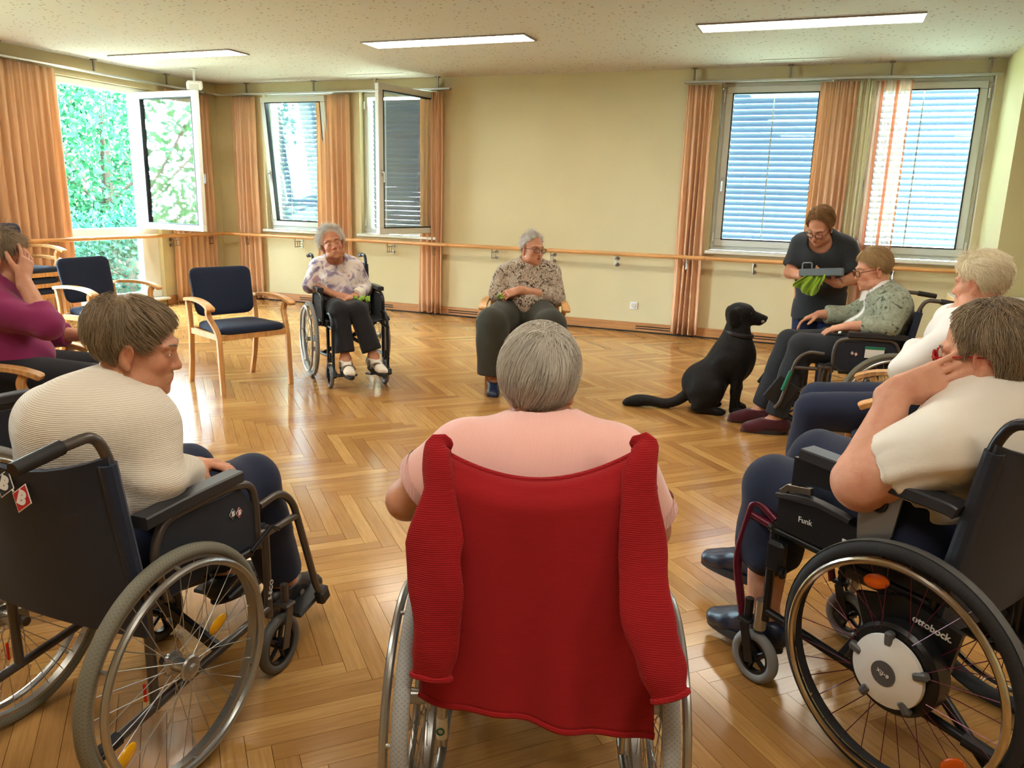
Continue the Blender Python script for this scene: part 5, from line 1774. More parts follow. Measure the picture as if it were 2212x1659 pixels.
# --- hair: a close cap plus combed strands
def hair(head, parent, mat, capspec, n=1500, length=(.05, .10), seg=5, r=.0009, seed=0, flow=None, root=None, lift=.010, grav=.0, jit=.25, cap_r=(.083, .104, .096), cap_c=(0, -.014, .036), vox=.005, curl=0.0, tone=.5, cap_disp=.003, name='hair', extra=None, maxoff=None, radii=None, ears=True, margin=.012, wav=.28):
    """capspec: list of planes (point, normal) in head space that cut the cap away from the face"""
    c = head.c
    F = Field(c - .19 * head.k, c + .19 * head.k, max(vox, .006))
    head.e(F, cap_c, cap_r, k=.01)
    if extra: extra(F, head)
    if ears:
        for sx in (-1, 1):
            head.e(F, (sx * .088, .004, -.026), (.030, .036, .042), k=.01, mode='sub')
    for (p, nn) in capspec:
        F.plane(head.p(*p), head.M @ np.array(nn, float), k=.012)
    wv = waves(cap_disp, (60, 90, 130, 170), seed)
    o = field_obj(name, F, mat, parent, disp=wv, smooth_it=2)
    me = o.data
    me.attributes.new('tone', 'FLOAT', 'POINT').data.foreach_set('value', np.clip(rng.normal(tone * .7, .06, len(me.vertices)), 0, 1).astype(np.float32))
    if n <= 0: return o
    r_ = np.random.default_rng(seed + 100)
    d = r_.normal(size=(n * 4, 3)); d /= np.linalg.norm(d, axis=1, keepdims=True)
    cr = np.array(cap_r) * .97; cc = np.array(cap_c)
    dc = unit((-flow(np.zeros((1, 3)))[0] if flow is not None else np.array((0, -.05, .135))) - cc)
    nc = len(d) // 7
    d[::7] = dc + r_.normal(size=(len(d[::7]), 3)) * .30; d /= np.linalg.norm(d, axis=1, keepdims=True)
    P = cc + d * cr
    ok = np.ones(len(P), bool)
    for (p, nn) in capspec:
        ok &= ((P - np.array(p)) @ np.array(nn, float)) < .002
    if root is not None: ok &= root(P)
    P = P[ok][:n]; n = len(P)
    if flow is None: crown = np.array((0, -.05, .135))
    else: crown = -flow(np.zeros((1, 3)))[0]
    Ls = length[0] + (length[1] - length[0]) * r_.random(n)
    if flow is None:
        flow = lambda Q: Q - np.array((0, -.05, .135))
    J1 = r_.normal(size=(n, 3)) * jit
    RND = r_.normal(size=(n, 3)) * .7
    Kd = r_.normal(size=(3, 3)) * 42.0
    J1 += wav * np.sin(P @ Kd + 1.7 * np.sin(P[:, [2, 0, 1]] * 55.0)) 
    pts = [P]
    off = 1.0 + r_.random(n) * lift / .09
    phs = r_.random(n) * 6.28
    gup = head.M.T @ np.array((0, 0, 1.0))
    for i in range(seg):
        Q = pts[-1]
        f = flow(Q)
        f = f / np.maximum(np.linalg.norm(f, axis=1, keepdims=True), 1e-6)
        nrm = (Q - cc) / cr ** 2; nrm /= np.linalg.norm(nrm, axis=1, keepdims=True)
        f = f - nrm * (f * nrm).sum(1, keepdims=True)
        f = f / np.maximum(np.linalg.norm(f, axis=1, keepdims=True), 1e-6)
        near = np.clip(1 - np.linalg.norm(P - cc - unit(crown - cc) * cr, axis=1) / .045, 0, 1)[:, None]
        v = f * (1 - .8 * near) + J1 + near * RND - gup * grav * (i / seg)
        if curl:
            sd_ = np.cross(f, nrm)
            v = v + curl * (sd_ * np.sin(phs + i * 1.5)[:, None] + nrm * np.cos(phs + i * 1.5)[:, None] * .6)
        v /= np.linalg.norm(v, axis=1, keepdims=True)
        Q2 = Q + v * (Ls / seg)[:, None]
        kk = np.linalg.norm((Q2 - cc) / cr, axis=1)
        mn = off * (1.0 + .10 * (i + 1) / seg * (lift / .01) * .3)
        s_ = np.where(kk < mn, mn / kk, 1.0)
        if maxoff is not None:
            s_ = np.where(kk > maxoff, maxoff / kk, s_)
        Q2 = cc + (Q2 - cc) * s_[:, None]
        pts.append(Q2)
    S = np.stack(pts, 1)                        # n, seg+1, 3
    bad = np.zeros(S.shape[:2], bool)
    for (p, nn) in capspec:
        nn = np.array(nn, float); nn /= np.linalg.norm(nn)
        bad |= ((S - np.array(p)) @ nn) > margin * (.3 + 1.2 * r_.random((n, 1)))
    if ears:
        for sx in (-1, 1):
            bad |= (((S - np.array((sx * .088, .004, -.030))) / np.array((.036, .034, .040))) ** 2).sum(2) < 1
    for i in range(1, seg + 1):
        bad[:, i] |= bad[:, i - 1]
        S[:, i] = np.where(bad[:, i][:, None], S[:, i - 1] + (S[:, i] - S[:, i - 1]) * .02, S[:, i])
    keep = ~bad[:, 1]
    S = S[keep]; P = P[keep]; n = len(S)
    S = head.c + (S * head.k) @ head.M.T
    T = np.gradient(S, axis=1); T /= np.maximum(np.linalg.norm(T, axis=2, keepdims=True), 1e-9)
    up = r_.normal(size=(n, 1, 3)) * np.ones((1, seg + 1, 1))
    u = np.cross(T, up); u /= np.maximum(np.linalg.norm(u, axis=2, keepdims=True), 1e-9)
    w = np.cross(T, u)
    rad = r * head.k * np.array([1.0] * (seg - 1) + [.7, .15])[None, :, None] * (0.7 + .6 * r_.random((n, 1, 1)))
    ring = [S + rad * (math.cos(a) * u + math.sin(a) * w) for a in (0, 2.094, 4.189)]
    V = np.stack(ring, 2).reshape(-1, 3)        # n,(seg+1),3
    b = (np.arange(n) * (seg + 1) * 3)[:, None, None]
    q = []
    for i in range(seg):
        for k_ in range(3):
            k2 = (k_ + 1) % 3
            q.append([i * 3 + k_, i * 3 + k2, (i + 1) * 3 + k2, (i + 1) * 3 + k_])
    Qd = (np.array(q)[None] + b).reshape(-1, 4)
    me = mesh_from('strands', V, Qd.ravel(), np.full(len(Qd), 4), mat, True)
    clump = .5 + .5 * np.sin(P @ np.array((90., 60., 40.)) + 2 * np.sin(P @ np.array((40., -70., 55.))))
    tn = np.clip(tone + (clump - .5) * .40 + r_.normal(0, .10, n), 0, 1)
    me.attributes.new('tone', 'FLOAT', 'POINT').data.foreach_set('value', np.repeat(tn, (seg + 1) * 3).astype(np.float32))
    tag(link('strands', me, o), kind='stuff')
    return o
# ------------------------------------------------------------------ skins, hair, clothes
SK_warm = skin('weathered_skin', (206, 150, 118))
SK_pale = skin('pale_skin', (218, 170, 142))
SK_tan = skin('tanned_skin', (190, 132, 100))
SK_tan2 = skin('light_tanned_skin', (208, 150, 120))
SK_pink = skin('rosy_skin', (216, 160, 132), (188, 104, 88))
H_grey = hairmat('silver_grey_hair', (206, 198, 184), .55, 1.35)
H_brown = hairmat('grey_brown_hair', (154, 133, 104), .45, 1.7)
H_white = hairmat('white_hair', (220, 214, 206), .65, 1.25)
H_cream = hairmat('cream_white_hair', (226, 214, 186), .62, 1.25)
H_ash = hairmat('ash_blond_hair', (158, 138, 110), .45, 1.7)
H_sand = hairmat('sandy_grey_hair', (188, 158, 112), .55, 1.4)
H_blond = hairmat('streaked_blond_hair', (160, 122, 78), .4, 1.9)
C_cream = knit('cream_rib_knit', (226, 217, 200), 72, 'Z', bump=.30, var=.04)
C_pink = knit('pink_soft_knit', (234, 180, 170), 90, 'X', bump=.15, var=.05, sheen=.5, con=.03)
C_pinkrib = knit('pink_rib_knit', (234, 178, 168), 42, 'X', bump=.8, var=.04, sheen=.4)
C_red = knit('red_fine_knit', (150, 20, 24), 90, 'Z', bump=.10, var=.08, sheen=.08, con=.05)
C_redrib = knit('red_rib_knit', (154, 20, 26), 78, 'Z', bump=.30, var=.06, sheen=.08, con=.14)
C_purple = cloth('berry_jersey', (140, 40, 92), .85, 600, .3, .10, .2, fold=.5)
C_tee = cloth('white_cotton', (226, 220, 208), .85, 600, .25, .03, .1, fold=.7)
C_white = cloth('white_shirt_cotton', (226, 224, 222), .8, 600, .25, .03, .1, fold=.7)
C_navy = cloth('navy_trouser_cloth', (30, 38, 62), .85, 700, .3, .12, .1, fold=.5)
C_dark = cloth('charcoal_trouser_cloth', (42, 46, 52), .85, 700, .3, .12, .1, fold=.5)
C_black = cloth('black_trouser_cloth', (30, 30, 34), .85, 700, .3, .12, .1, fold=.5)
C_olive = cloth('dark_olive_trouser_cloth', (58, 58, 48), .85, 700, .3, .12, .1, fold=.5)
C_tunic = cloth('dark_slate_tunic', (44, 48, 52), .8, 700, .25, .12, .1, fold=.6)
C_jeans = cloth('blue_denim', (34, 52, 92), .85, 700, .3, .15, .1)
C_sand = cloth('grey_sandal_leather', (112, 104, 92), .6, 300, .2, .1, 0)
C_sock = cloth('pale_sock', (226, 218, 204), .9, 500, .4, .05, .1)
C_slip = cloth('maroon_felt', (74, 24, 34), .95, 500, .4, .12, .3)
C_navyshoe = plain('navy_leather', (34, 46, 72), .35, var=.06)
C_blackshoe = plain('black_leather', (28, 28, 32), .4, var=.06)
C_sole = plain('dark_sole', (40, 38, 38), .7, var=.03)
def print_mat(name, stops, scale, dist, rough=.8, vor=False):
    t = NT(name)
    v = t.coords()
    nd = t.n('ShaderNodeTexNoise'); nd.inputs['Scale'].default_value = scale; nd.inputs['Detail'].default_value = 2.0
    nd.inputs['Distortion'].default_value = dist
    t.l(v, nd.inputs['Vector'])
    f = nd.outputs['Fac']
    if vor:
        vo = t.n('ShaderNodeTexVoronoi', feature='DISTANCE_TO_EDGE'); vo.inputs['Scale'].default_value = scale * 1.9
        t.l(v, vo.inputs['Vector'])
        f = t.math('ADD', t.math('MULTIPLY', f, .88), t.math('MULTIPLY', vo.outputs['Distance'], .35))
    t.base(t.ramp(f, stops))
    t.set(rough, 0, .3, .1)
    t.bump(t.noise(v, 24, 1), .3, .01)
    return t.m
C_snake = print_mat('snake_print_jersey', [(.34, lin(60, 50, 46)), (.42, lin(140, 124, 108)), (.50, lin(206, 190, 170)), (.58, lin(120, 104, 92)), (.66, lin(222, 210, 194))], 34, 1.5, vor=True)
C_floral = print_mat('lilac_floral_jersey', [(.34, lin(120, 104, 128)), (.43, lin(160, 148, 166)), (.50, lin(214, 204, 202)), (.60, lin(226, 214, 206)), (.68, lin(186, 158, 172))], 11, .8)
C_sage = print_mat('sage_figured_cardigan', [(.34, lin(66, 76, 64)), (.38, lin(138, 146, 128)), (.55, lin(150, 158, 140)), (.70, lin(166, 172, 156))], 20, 2.0)
C_shirtp = print_mat('white_grey_print_shirt', [(.36, lin(80, 82, 86)), (.42, lin(222, 222, 222)), (.8, lin(232, 230, 230))], 16, 2.5)
C_cloth = cloth('lime_microfibre', (150, 190, 50), .9, 500, .5, .12, .3)
M_gframe = plain('dark_red_brown_frame', (74, 34, 28), .3, var=0)
M_gblack = plain('black_glasses_frame', (30, 28, 30), .3, var=0)
M_gred = plain('red_glasses_frame', (176, 22, 30), .25, var=0)
M_gmetal = plain('dark_metal_frame', (70, 62, 56), .3, .7, var=0)

FACE = [((0, .060, .040), (0, .80, -.60)), ((0, .020, -.055), (0, .45, -.9))]     # default hair line: off the face and the nape

# ------------------------------------------------------------------ person in the cream sweater (near left)
p2 = Person('person in a ribbed cream sweater turning their brown grey head to the right', WC2L, WC2R,
            dict(pelvis=(0, .05, .585), waist=(0, .03, .70), chest=(.0, .05, .83), neck=(.045, .115, .935),
                 shR=(.135, .105, .870), elR=(.178, .070, .745), wrR=(.105, .29, .680),
                 shL=(-.145, .06, .865), elL=(-.205, .09, .70), wrL=(.01, .34, .675),
                 knR=(.12, .50, .585), knL=(-.12, .50, .585), anR=(.115, .64, .20), anL=(-.115, .64, .20)), girth=1.0, limb=1.05, vox=.008, hvox=.0038)
h2 = Head((.075, .150, 1.066), R(-54), R(-14), R(3), .98)
p2.body(h2, SK_warm, hspec=dict(R=dict(d=(-.75, .55, .05), palm=(.1, -.2, -1), curl=.55, k=1.05), L=dict(d=(.9, .35, .1), palm=(0, -.3, -.9), curl=.5, k=1.05)), jowl=1.06, neck_r=.052)
def sw2(P):
    m_ = np.clip((.84 - P[:, 2]) / .10, 0, 1) * np.clip((P[:, 0] - .02) / .08, 0, 1)
    ph = P @ np.array((30., 18., 58.)) + 1.1 * np.sin(P @ np.array((12., 9., -8.)))
    return waves(.005, (14, 22, 31), 2)(P) + m_ * .005 * np.sin(ph)
p2.top(C_cream, (1.86, 1.9), .017, belly=.03, back=.040, neck=((.06, .145, .985), (.066, .066, .05)), name='sweater', wr=sw2, vox=.0065, arm_inf=.019, hem=.56, arm_r=(.06, .054, .046, .033))
MB().torus((.052, .128, .945), (.18, .25, .95), .062, .009, 40, 8).build('collar_rib', C_cream, p2.t)
p2.trousers(C_navy, 1.93, .016, flare=.006, wr=waves(.004, (20, 34, 50), 5), vox=.008)
p2.shoes(C_blackshoe, .009, sole_mat=C_sole, vox=.007)
for sd in (1, -1):
    q = 'R' if sd > 0 else 'L'; a = p2.J['an' + q]
    for dy in (.045, .095):
        MB().tube(spline([a + (sd * .045, dy, -.075), a + (sd * .035, dy, -.035 - dy * .2), a + (0, dy, -.018 - dy * .22), a + (-sd * .035, dy, -.035 - dy * .2), a + (-sd * .045, dy, -.075)], 4), .004, 6, ell=(1, 3.2), up=(0, 0, 1)).build('shoe_strap', C_sand, p2.t)
def fl2(Q):
    c = np.array((0.0, -.050, .115)); v = Q - c
    v[:, 1] += .06 * (Q[:, 1] > -.02)
    return v
hair(h2, p2.t, H_brown, [((0, .066, .050), (0, .80, -.60)), ((0, .040, .0), (0, .85, -.45)), ((0, -.02, -.066), (0, .1, -1.0))], n=7600, length=(.025, .105), seg=4, r=.00050, seed=21, flow=fl2, lift=.009, jit=.04, wav=.16, cap_r=(.083, .105, .092), cap_c=(0, -.016, .034), tone=.45, vox=.0045, maxoff=1.20)
h2.eyes(p2.t)

# ------------------------------------------------------------------ person in pink seen from behind (near centre)
p5 = Person('person in a pink knitted sweater seen from behind in the centre foreground', (-.525, 1.53, 0), R(20),
            dict(pelvis=(0, .05, .575), waist=(0, .02, .69), chest=(0, .04, .820), neck=(-.004, .085, .915),
                 shR=(.165, .05, .878), elR=(.255, .09, .71), wrR=(.16, .30, .69),
                 shL=(-.180, .05, .878), elL=(-.312, .09, .760), wrL=(-.20, .30, .70)), girth=1.05, limb=1.1, vox=.009, hvox=.0042)
h5 = Head((-.012, .130, 1.048), R(-14), R(-6), R(2), .98)
p5.body(h5, SK_warm, jowl=1.1, neck_r=.055)
def clothdisp5(P): return waves(.004, (16, 27, 38), 8)(P)
p5.top(C_pink, (.80, .62), .018, belly=.02, back=.03, neck=((-.006, .10, .985), (.072, .072, .06)), name='sweater', wr=clothdisp5, vox=.0075, arm_inf=.026)
n5 = MB()
n5.lathe([(.074, 0), (.079, .004), (.078, .022), (.073, .038), (.069, .041), (.066, .036), (.068, .0)], (-.005, .090, .922), (.0, .10, .99), 48, closed=True)
n5.build('collar_rib', C_pinkrib, p5.t)
for sd, q in ((1, 'R'), (-1, 'L')):
    a, b = p5.J['sh' + q], p5.J['el' + q]
    e_ = .80 if sd > 0 else .62
    MB().tube([lerp(a, b, e_ - .12), lerp(a, b, e_ + .02)], [.0845, .083], 28, caps=False).build('cuff_rib', C_pinkrib, p5.t)
p5.trousers(C_navy, 1.95, .014, vox=.011)
p5.shoes(C_blackshoe, .009, vox=.007)
def fl5(Q):
    v = Q - np.array((0.02, -.035, .140)); return v
hair(h5, p5.t, H_grey, [((0, .066, .045), (0, .85, -.5)), ((0, .04, -.03), (0, .80, -.6)), ((0, -.02, -.086), (0, .0, -1.0))], n=8000, length=(.04, .11), seg=4, r=.00048, seed=55, flow=fl5, lift=.008, grav=.20, jit=.04, wav=.14, cap_r=(.086, .104, .098), cap_c=(0, -.016, .030), tone=.55, vox=.0045, maxoff=1.18, ears=False)
h5.glasses(p5.t, M_gblack, r=.0022)
h5.eyes(p5.t)
# red cardigan hung over the back of that wheelchair
cd = thing('cardigan', 'red knitted cardigan hung over the back of the centre wheelchair', 'cardigan', (-.525, 1.53, 0), R(20))
nu, nv = 49, 41
G = np.zeros((nu, nv, 3))
for i in range(nu):
    u = i / (nu - 1)
    xt = -.222 + .424 * u
    zt = .958 + .014 * u - .062 * math.sin(math.pi * u) ** .8
    xb = -.241 + .491 * u; zb = .445 - .079 * u
    for j in range(nv):
        v = j / (nv - 1)
        x = xt + (xb - xt) * v ** .8; z = zt + (zb - zt) * v
        fold = .009 * math.sin(u * 13 + 1.2 + v * 1.5) * v + .006 * math.sin(u * 24 + 3) * v * v
        sag = -.040 * math.sin(math.pi * u) * (1 - .4 * v)
        y = -.148 + sag * .8 + fold - .045 * v * v - .012 * math.sin(math.pi * v)
        if v < .08: y += (.08 - v) / .08 * .035
        G[i, j] = (x, y, z)
pn = MB().sheet(G, .006).build('back_panel', C_red, cd, sharp=None)
MB().tube(G[:, -1], .0075, 8).build('hem_roll', C_red, pn)
MB().tube(G[:, 0] + np.array((0, .01, 0)), .007, 8).build('neck_edge', C_redrib, pn)
def sleeve(pts, wd, th, name='sleeve'):
    P_ = spline(pts, 6); n = len(P_)
    W = np.interp(np.linspace(0, 1, n), np.linspace(0, 1, len(wd)), wd)
    mb = MB()
    seg = 24; V = []
    for i in range(n):
        T_ = unit(P_[min(i + 1, n - 1)] - P_[max(i - 1, 0)])
        sx = unit(np.cross((0, 1, 0), T_)); sy = np.cross(T_, sx)
        for k in range(seg):
            a = 2 * math.pi * k / seg
            wob = 1 + .05 * math.sin(i * .5 + 3 * a) + .04 * math.sin(5 * a - i * .37) + .03 * math.sin(i * .9)
            V.append(P_[i] + sx * math.cos(a) * W[i] * wob + sy * math.sin(a) * th * wob)
    Fc = [(i * seg + k, i * seg + (k + 1) % seg, (i + 1) * seg + (k + 1) % seg, (i + 1) * seg + k) for i in range(n - 1) for k in range(seg)]
    Fc.append(tuple(range(seg))[::-1]); Fc.append(tuple((n - 1) * seg + k for k in range(seg)))
    o = mb.add(V, Fc).build(name, C_redrib, cd, sharp=70)
    e = P_[-1]; ring = [e + unit(P_[-1] - P_[-2]) * .002 + np.array(V[(n - 1) * seg + k]) - e for k in range(seg)]
    MB().tube(ring, .006, 6, closed=True).build('cuff', C_redrib, o)
    return o
sleeve([(-.206, -.105, .935), (-.209, -.115, .962), (-.214, -.140, .955), (-.206, -.165, .89), (-.213, -.200, .79), (-.200, -.225, .69), (-.205, -.240, .58), (-.209, -.240, .525)], (.010, .026, .028, .031, .057, .052, .044, .038), .015)
sleeve([(.192, -.105, .950), (.194, -.115, .978), (.197, -.140, .968), (.187, -.165, .905), (.196, -.200, .78), (.212, -.255, .67), (.235, -.290, .59), (.252, -.300, .545)], (.010, .026, .028, .036, .048, .050, .044, .034), .015)

# ------------------------------------------------------------------ person in the white T-shirt (near right)
p9 = Person('person in a white T-shirt and red glasses resting a hand on the cheek', WC9L, WC9R,
            dict(pelvis=(0, .10, .575), waist=(0, .075, .69), chest=(-.005, .035, .805), neck=(0, .050, .910),
                 shL=(-.180, .015, .832), elL=(-.232, .172, .705), wrL=(-.148, .168, .925),
                 shR=(.185, .03, .838), elR=(.26, .10, .69), wrR=(.12, .30, .66),
                 hipL=(-.088, .12, .565), hipR=(.088, .12, .565), knL=(-.125, .50, .555), knR=(.13, .54, .585), anL=(-.125, .50, .165), anR=(.125, .74, .20)), girth=1.18, limb=1.30, vox=.0075, hvox=.0040, scale=1.07)
h9 = Head((-.005, .045, 1.030), R(14), R(-12), R(-4), .98)
fd9 = dict(L=(0, 1, -.12), R=(-.12, 1, -.05))
p9.body(h9, SK_pink, hspec=dict(L=dict(d=(.40, -.72, .45), palm=(.9, .35, .10), curl=.18, k=1.05, spread=.4, thumb=.1), R=dict(curl=.5)), arm_r=(.062, .058, .050, .025), footd=fd9, jowl=1.15, neck_r=.062)
def folds9(P):
    m_ = np.clip((.86 - P[:, 2]) / .12, 0, 1)
    ph = P @ np.array((12., 34., 62.)) + 1.2 * np.sin(P @ np.array((9., 14., -7.)))
    return waves(.004, (15, 24, 36), 12)(P) + m_ * (.0045 * np.sin(ph) + .002 * np.sin(2.1 * ph + 1))
p9.top(C_tee, (.48, .62), .010, belly=.04, bust=.02, back=.005, neck=((0, .080, .965), (.080, .078, .055)), name='t_shirt', vox=.0065, wr=folds9, arm_r=(.060, .060, .05, .03), arm_inf=.016, hem=.54)
p9.trousers(C_jeans if False else C_navy, 1.55, .018, wr=waves(.005, (20, 34, 48), 15), vox=.008, leg_r=(.066, .060, .060, .052))
p9.shoes(C_navyshoe, .010, footd=fd9, sole_mat=C_sole, vox=.007)
hair(h9, p9.t, H_ash, [((0, .052, .040), (0, .88, -.48)), ((0, .016, -.02), (0, .92, -.30)), ((0, -.02, -.100), (0, .0, -1.0))], n=7000, length=(.07, .13), seg=5, r=.00058, seed=91, flow=lambda Q: Q - np.array((.0, -.02, .150)), lift=.009, grav=.22, jit=.025, wav=.12, curl=.16, cap_r=(.088, .108, .100), cap_c=(0, -.016, .022), tone=.45, vox=.0045, maxoff=1.17)
h9.glasses(p9.t, M_gred, r=.0026, w=.027, h=.020)
h9.eyes(p9.t)

# ------------------------------------------------------------------ white haired person behind (right)
p8 = Person('white haired person in a white top seated behind the person in the T-shirt', (.43, 3.92, 0), R(90),
            dict(pelvis=(0, -.08, .56), waist=(0, -.13, .70), chest=(0, -.15, .88), neck=(0, -.185, 1.01),
                 shL=(-.18, -.12, .945), elL=(-.225, .065, .775), wrL=(-.05, .01, .870), shR=(.18, -.14, .95), elR=(.22, -.10, .72), wrR=(.05, .04, .650),
                 hipL=(-.09, -.02, .55), hipR=(.09, -.02, .55), knL=(-.11, .42, .525), knR=(.10, .40, .535), anL=(-.11, .46, .10), anR=(.10, .44, .10)), girth=1.05, vox=.010, hvox=.0052)
h8 = Head((0, -.195, 1.150), R(-32), R(-10), 0, 1.0)
p8.body(h8, SK_pink, jowl=1.05, hspec=dict(L=dict(d=(.45, -.85, .15), palm=(.3, -.3, -.6), curl=.6), R=dict(d=(-.6, .3, -.3), curl=.8)))
p8.top(C_white, (1.88, 1.88), .016, belly=.02, neck=((0, -.14, 1.07), (.07, .07, .06)), name='shirt', wr=waves(.006, (18, 30, 44), 31), arm_inf=.022)
p8.trousers(C_navy, 1.96, .016, wr=waves(.004, (20, 34), 5))
p8.shoes(C_blackshoe)
hair(h8, p8.t, H_cream, [((0, .055, .055), (0, .80, -.60)), ((0, .015, -.03), (0, .7, -.55)), ((0, -.02, -.055), (0, .3, -.95))], n=3000, length=(.035, .065), seg=4, r=.0007, seed=81, lift=.014, jit=.22, curl=.3, tone=.80, cap_r=(.084, .108, .098), flow=lambda Q: Q - np.array((0, .03, .14)))

# ------------------------------------------------------------------ person in the sage cardigan (wheelchair by the dog)
p7 = Person('person in a sage green cardigan and glasses looking down beside the dog', (.40, 5.45, 0), R(100),
            dict(pelvis=(0, .10, .575), waist=(0, .05, .70), chest=(0, .02, .83), neck=(0, .075, .945),
                 shL=(-.165, .01, .875), elL=(-.225, .055, .765), wrL=(-.14, .265, .735), shR=(.165, .02, .875), elR=(.25, .17, .75), wrR=(.215, .38, .755),
                 hipL=(-.09, .12, .565), hipR=(.09, .12, .565), knL=(-.115, .52, .585), knR=(.105, .56, .575), anL=(-.12, .63, .115), anR=(.105, .70, .115)), girth=1.08, limb=1.05, vox=.009, hvox=.0052)
h7 = Head((0, .130, 1.085), R(8), R(-16), 0, 1.02)
p7.body(h7, SK_pink, hspec=dict(L=dict(d=(.25, .9, -.25), palm=(.2, .1, -1), curl=.35), R=dict(d=(-.1, .9, -.35), palm=(-.3, 0, -1), curl=.45)), jowl=1.08)
p7.top(C_shirtp, (.5, .5), .012, belly=.045, neck=((0, .12, .985), (.058, .06, .07)), name='shirt')
def cut7(F):
    F.ell((0.01, .27, .80), (.062, .19, .30), k=.02, mode='sub')
p7.top(C_sage, (1.80, 1.62), .024, belly=.045, neck=((0, .12, 1.0), (.098, .098, .085)), name='cardigan', wr=waves(.006, (18, 30, 44), 41), arm_inf=.026, extra=cut7, hem=.56)
cl = MB()
for s in (-1, 1):
    Gc = np.array([[(s * (.012 + .075 * u), .172 - .085 * u + .012 * v, .965 - .085 * v * (1 - .5 * u) + .022 * u) for v in np.linspace(0, 1, 4)] for u in np.linspace(0, 1, 6)])
    cl.sheet(Gc, .006)
cl.torus((0, .078, .962), (0, .38, .92), .074, .017, 36, 10)
cl.build('shirt_collar', C_white, p7.t)
p7.trousers(C_dark, 1.98, .016, wr=waves(.005, (20, 34, 48), 45), flare=.008)
p7.shoes(C_slip, .014, L=.25, sole_mat=C_sole, name='slipper')
hair(h7, p7.t, H_sand, [((0, .062, .062), (0, .75, -.66)), ((0, .020, -.01), (0, .75, -.5)), ((0, -.02, -.050), (0, .2, -.98))], n=2200, length=(.05, .085), seg=4, r=.0007, seed=71, lift=.010, jit=.2, tone=.5, flow=lambda Q: Q - np.array((.03, .03, .14)), maxoff=1.12, wav=.12)
h7.glasses(p7.t, M_gframe, r=.0024, w=.025, h=.018); h7.eyes(p7.t, .6)

# ------------------------------------------------------------------ lady in the floral blouse (far left wheelchair)
p3 = Person('white haired lady in a lilac floral blouse dozing in her wheelchair', (-3.63, 5.41, 0), R(-133.8),
            dict(pelvis=(.02, .06, .575), waist=(.04, .02, .69), chest=(.055, .02, .82), neck=(.07, .055, .925),
                 shR=(.205, .03, .878), elR=(.27, .045, .735), wrR=(.115, .22, .685), shL=(-.085, .03, .872), elL=(-.165, .06, .70), wrL=(-.02, .25, .66),
                 knR=(.135, .455, .585), knL=(-.01, .46, .585), anR=(.115, .545, .245), anL=(-.10, .555, .25)), girth=1.0, limb=.95, vox=.009, hvox=.0052)
h3 = Head((.105, .115, 1.065), R(-6), R(8), R(14), 1.04)
p3.body(h3, SK_tan, hspec=dict(R=dict(d=(-.8, .5, -.1), palm=(0, -.2, -1), curl=.5), L=dict(d=(.8, .4, 0), palm=(0, -.2, -1), curl=.5)), jowl=1.0, footd=dict(R=(0, 1, -.1), L=(-.2, 1, -.1)))
p3.top(C_floral, (1.02, 1.62), .016, belly=.03, bust=.012, neck=((.08, .105, .955), (.070, .075, .055)), name='blouse', wr=waves(.006, (18, 30, 44), 51), arm_inf=.020, hem=.555)
MB().tube([lerp(p3.J['elL'], p3.J['wrL'], .52), lerp(p3.J['elL'], p3.J['wrL'], .78)], [.060, .052], 18).build('bandage', C_sock, p3.t)
p3.trousers(C_black, 1.90, .015, flare=.018, wr=waves(.004, (20, 34, 48), 55))
p3.shoes(C_sock, .004, footd=dict(R=(0, 1, -.1), L=(-.2, 1, -.1)), name='sock', sole_mat=C_sole)
for sd, q in ((1, 'R'), (-1, 'L')):
    a = p3.J['an' + q]
    for dy in (.02, .10):
        MB().tube(spline([a + (.05, dy, -.08), a + (.042, dy, -.03 - dy * .25), a + (0, dy, -.008 - dy * .32), a + (-.042, dy, -.03 - dy * .25), a + (-.05, dy, -.08)], 4), .005, 6, ell=(1, 3), up=(0, 0, 1)).build('sandal_strap', C_sand, p3.t)
hair(h3, p3.t, H_white, [((0, .055, .055), (0, .85, -.52)), ((0, .015, -.02), (0, .85, -.3)), ((0, -.02, -.085), (0, .0, -1))], n=2600, length=(.035, .065), seg=4, r=.0009, seed=33, lift=.014, jit=.3, curl=.4, tone=.55, cap_r=(.098, .112, .106), flow=lambda Q: Q - np.array((0, -.01, .14)))
h3.eyes(p3.t, .0)

# ------------------------------------------------------------------ person in the animal print blouse (far chair)
p4 = Person('person in an animal print blouse with crossed arms on the far armchair', (-2.20, 5.81, 0), R(-159.6),
            dict(pelvis=(0, -.04, .575), waist=(-.01, -.085, .70), chest=(-.02, -.085, .83), neck=(-.035, -.065, .945),
                 shR=(.155, -.07, .872), elR=(.215, .02, .72), wrR=(.045, .135, .70), shL=(-.200, -.08, .878), elL=(-.245, .02, .70), wrL=(.045, .165, .765),
                 hipR=(.10, .02, .565), hipL=(-.10, .02, .565), knR=(.235, .36, .53), knL=(-.20, .38, .53), anR=(.215, .345, .10), anL=(-.20, .36, .10)), girth=1.10, limb=1.15, vox=.009, hvox=.0052)
h4 = Head((-.045, -.035, 1.072), R(38), R(-4), R(-3), 1.0)
p4.body(h4, SK_warm, hspec=dict(R=dict(d=(-.75, .25, -.45), palm=(-.2, -.6, -.6), curl=.5), L=dict(d=(.85, .2, -.25), palm=(0, -.6, -.7), curl=.7)), jowl=1.1, mouth=.6, neck_r=.06)
p4.top(C_snake, (1.42, 1.45), .017, belly=.075, bust=.015, neck=((-.03, -.03, 1.0), (.068, .07, .055)), name='blouse', wr=waves(.006, (18, 30, 44), 61), arm_inf=.022, hem=.575)
p4.trousers(C_olive, 1.90, .030, flare=.02, wr=waves(.006, (16, 26, 40), 65), leg_r=(.098, .085, .085, .066))
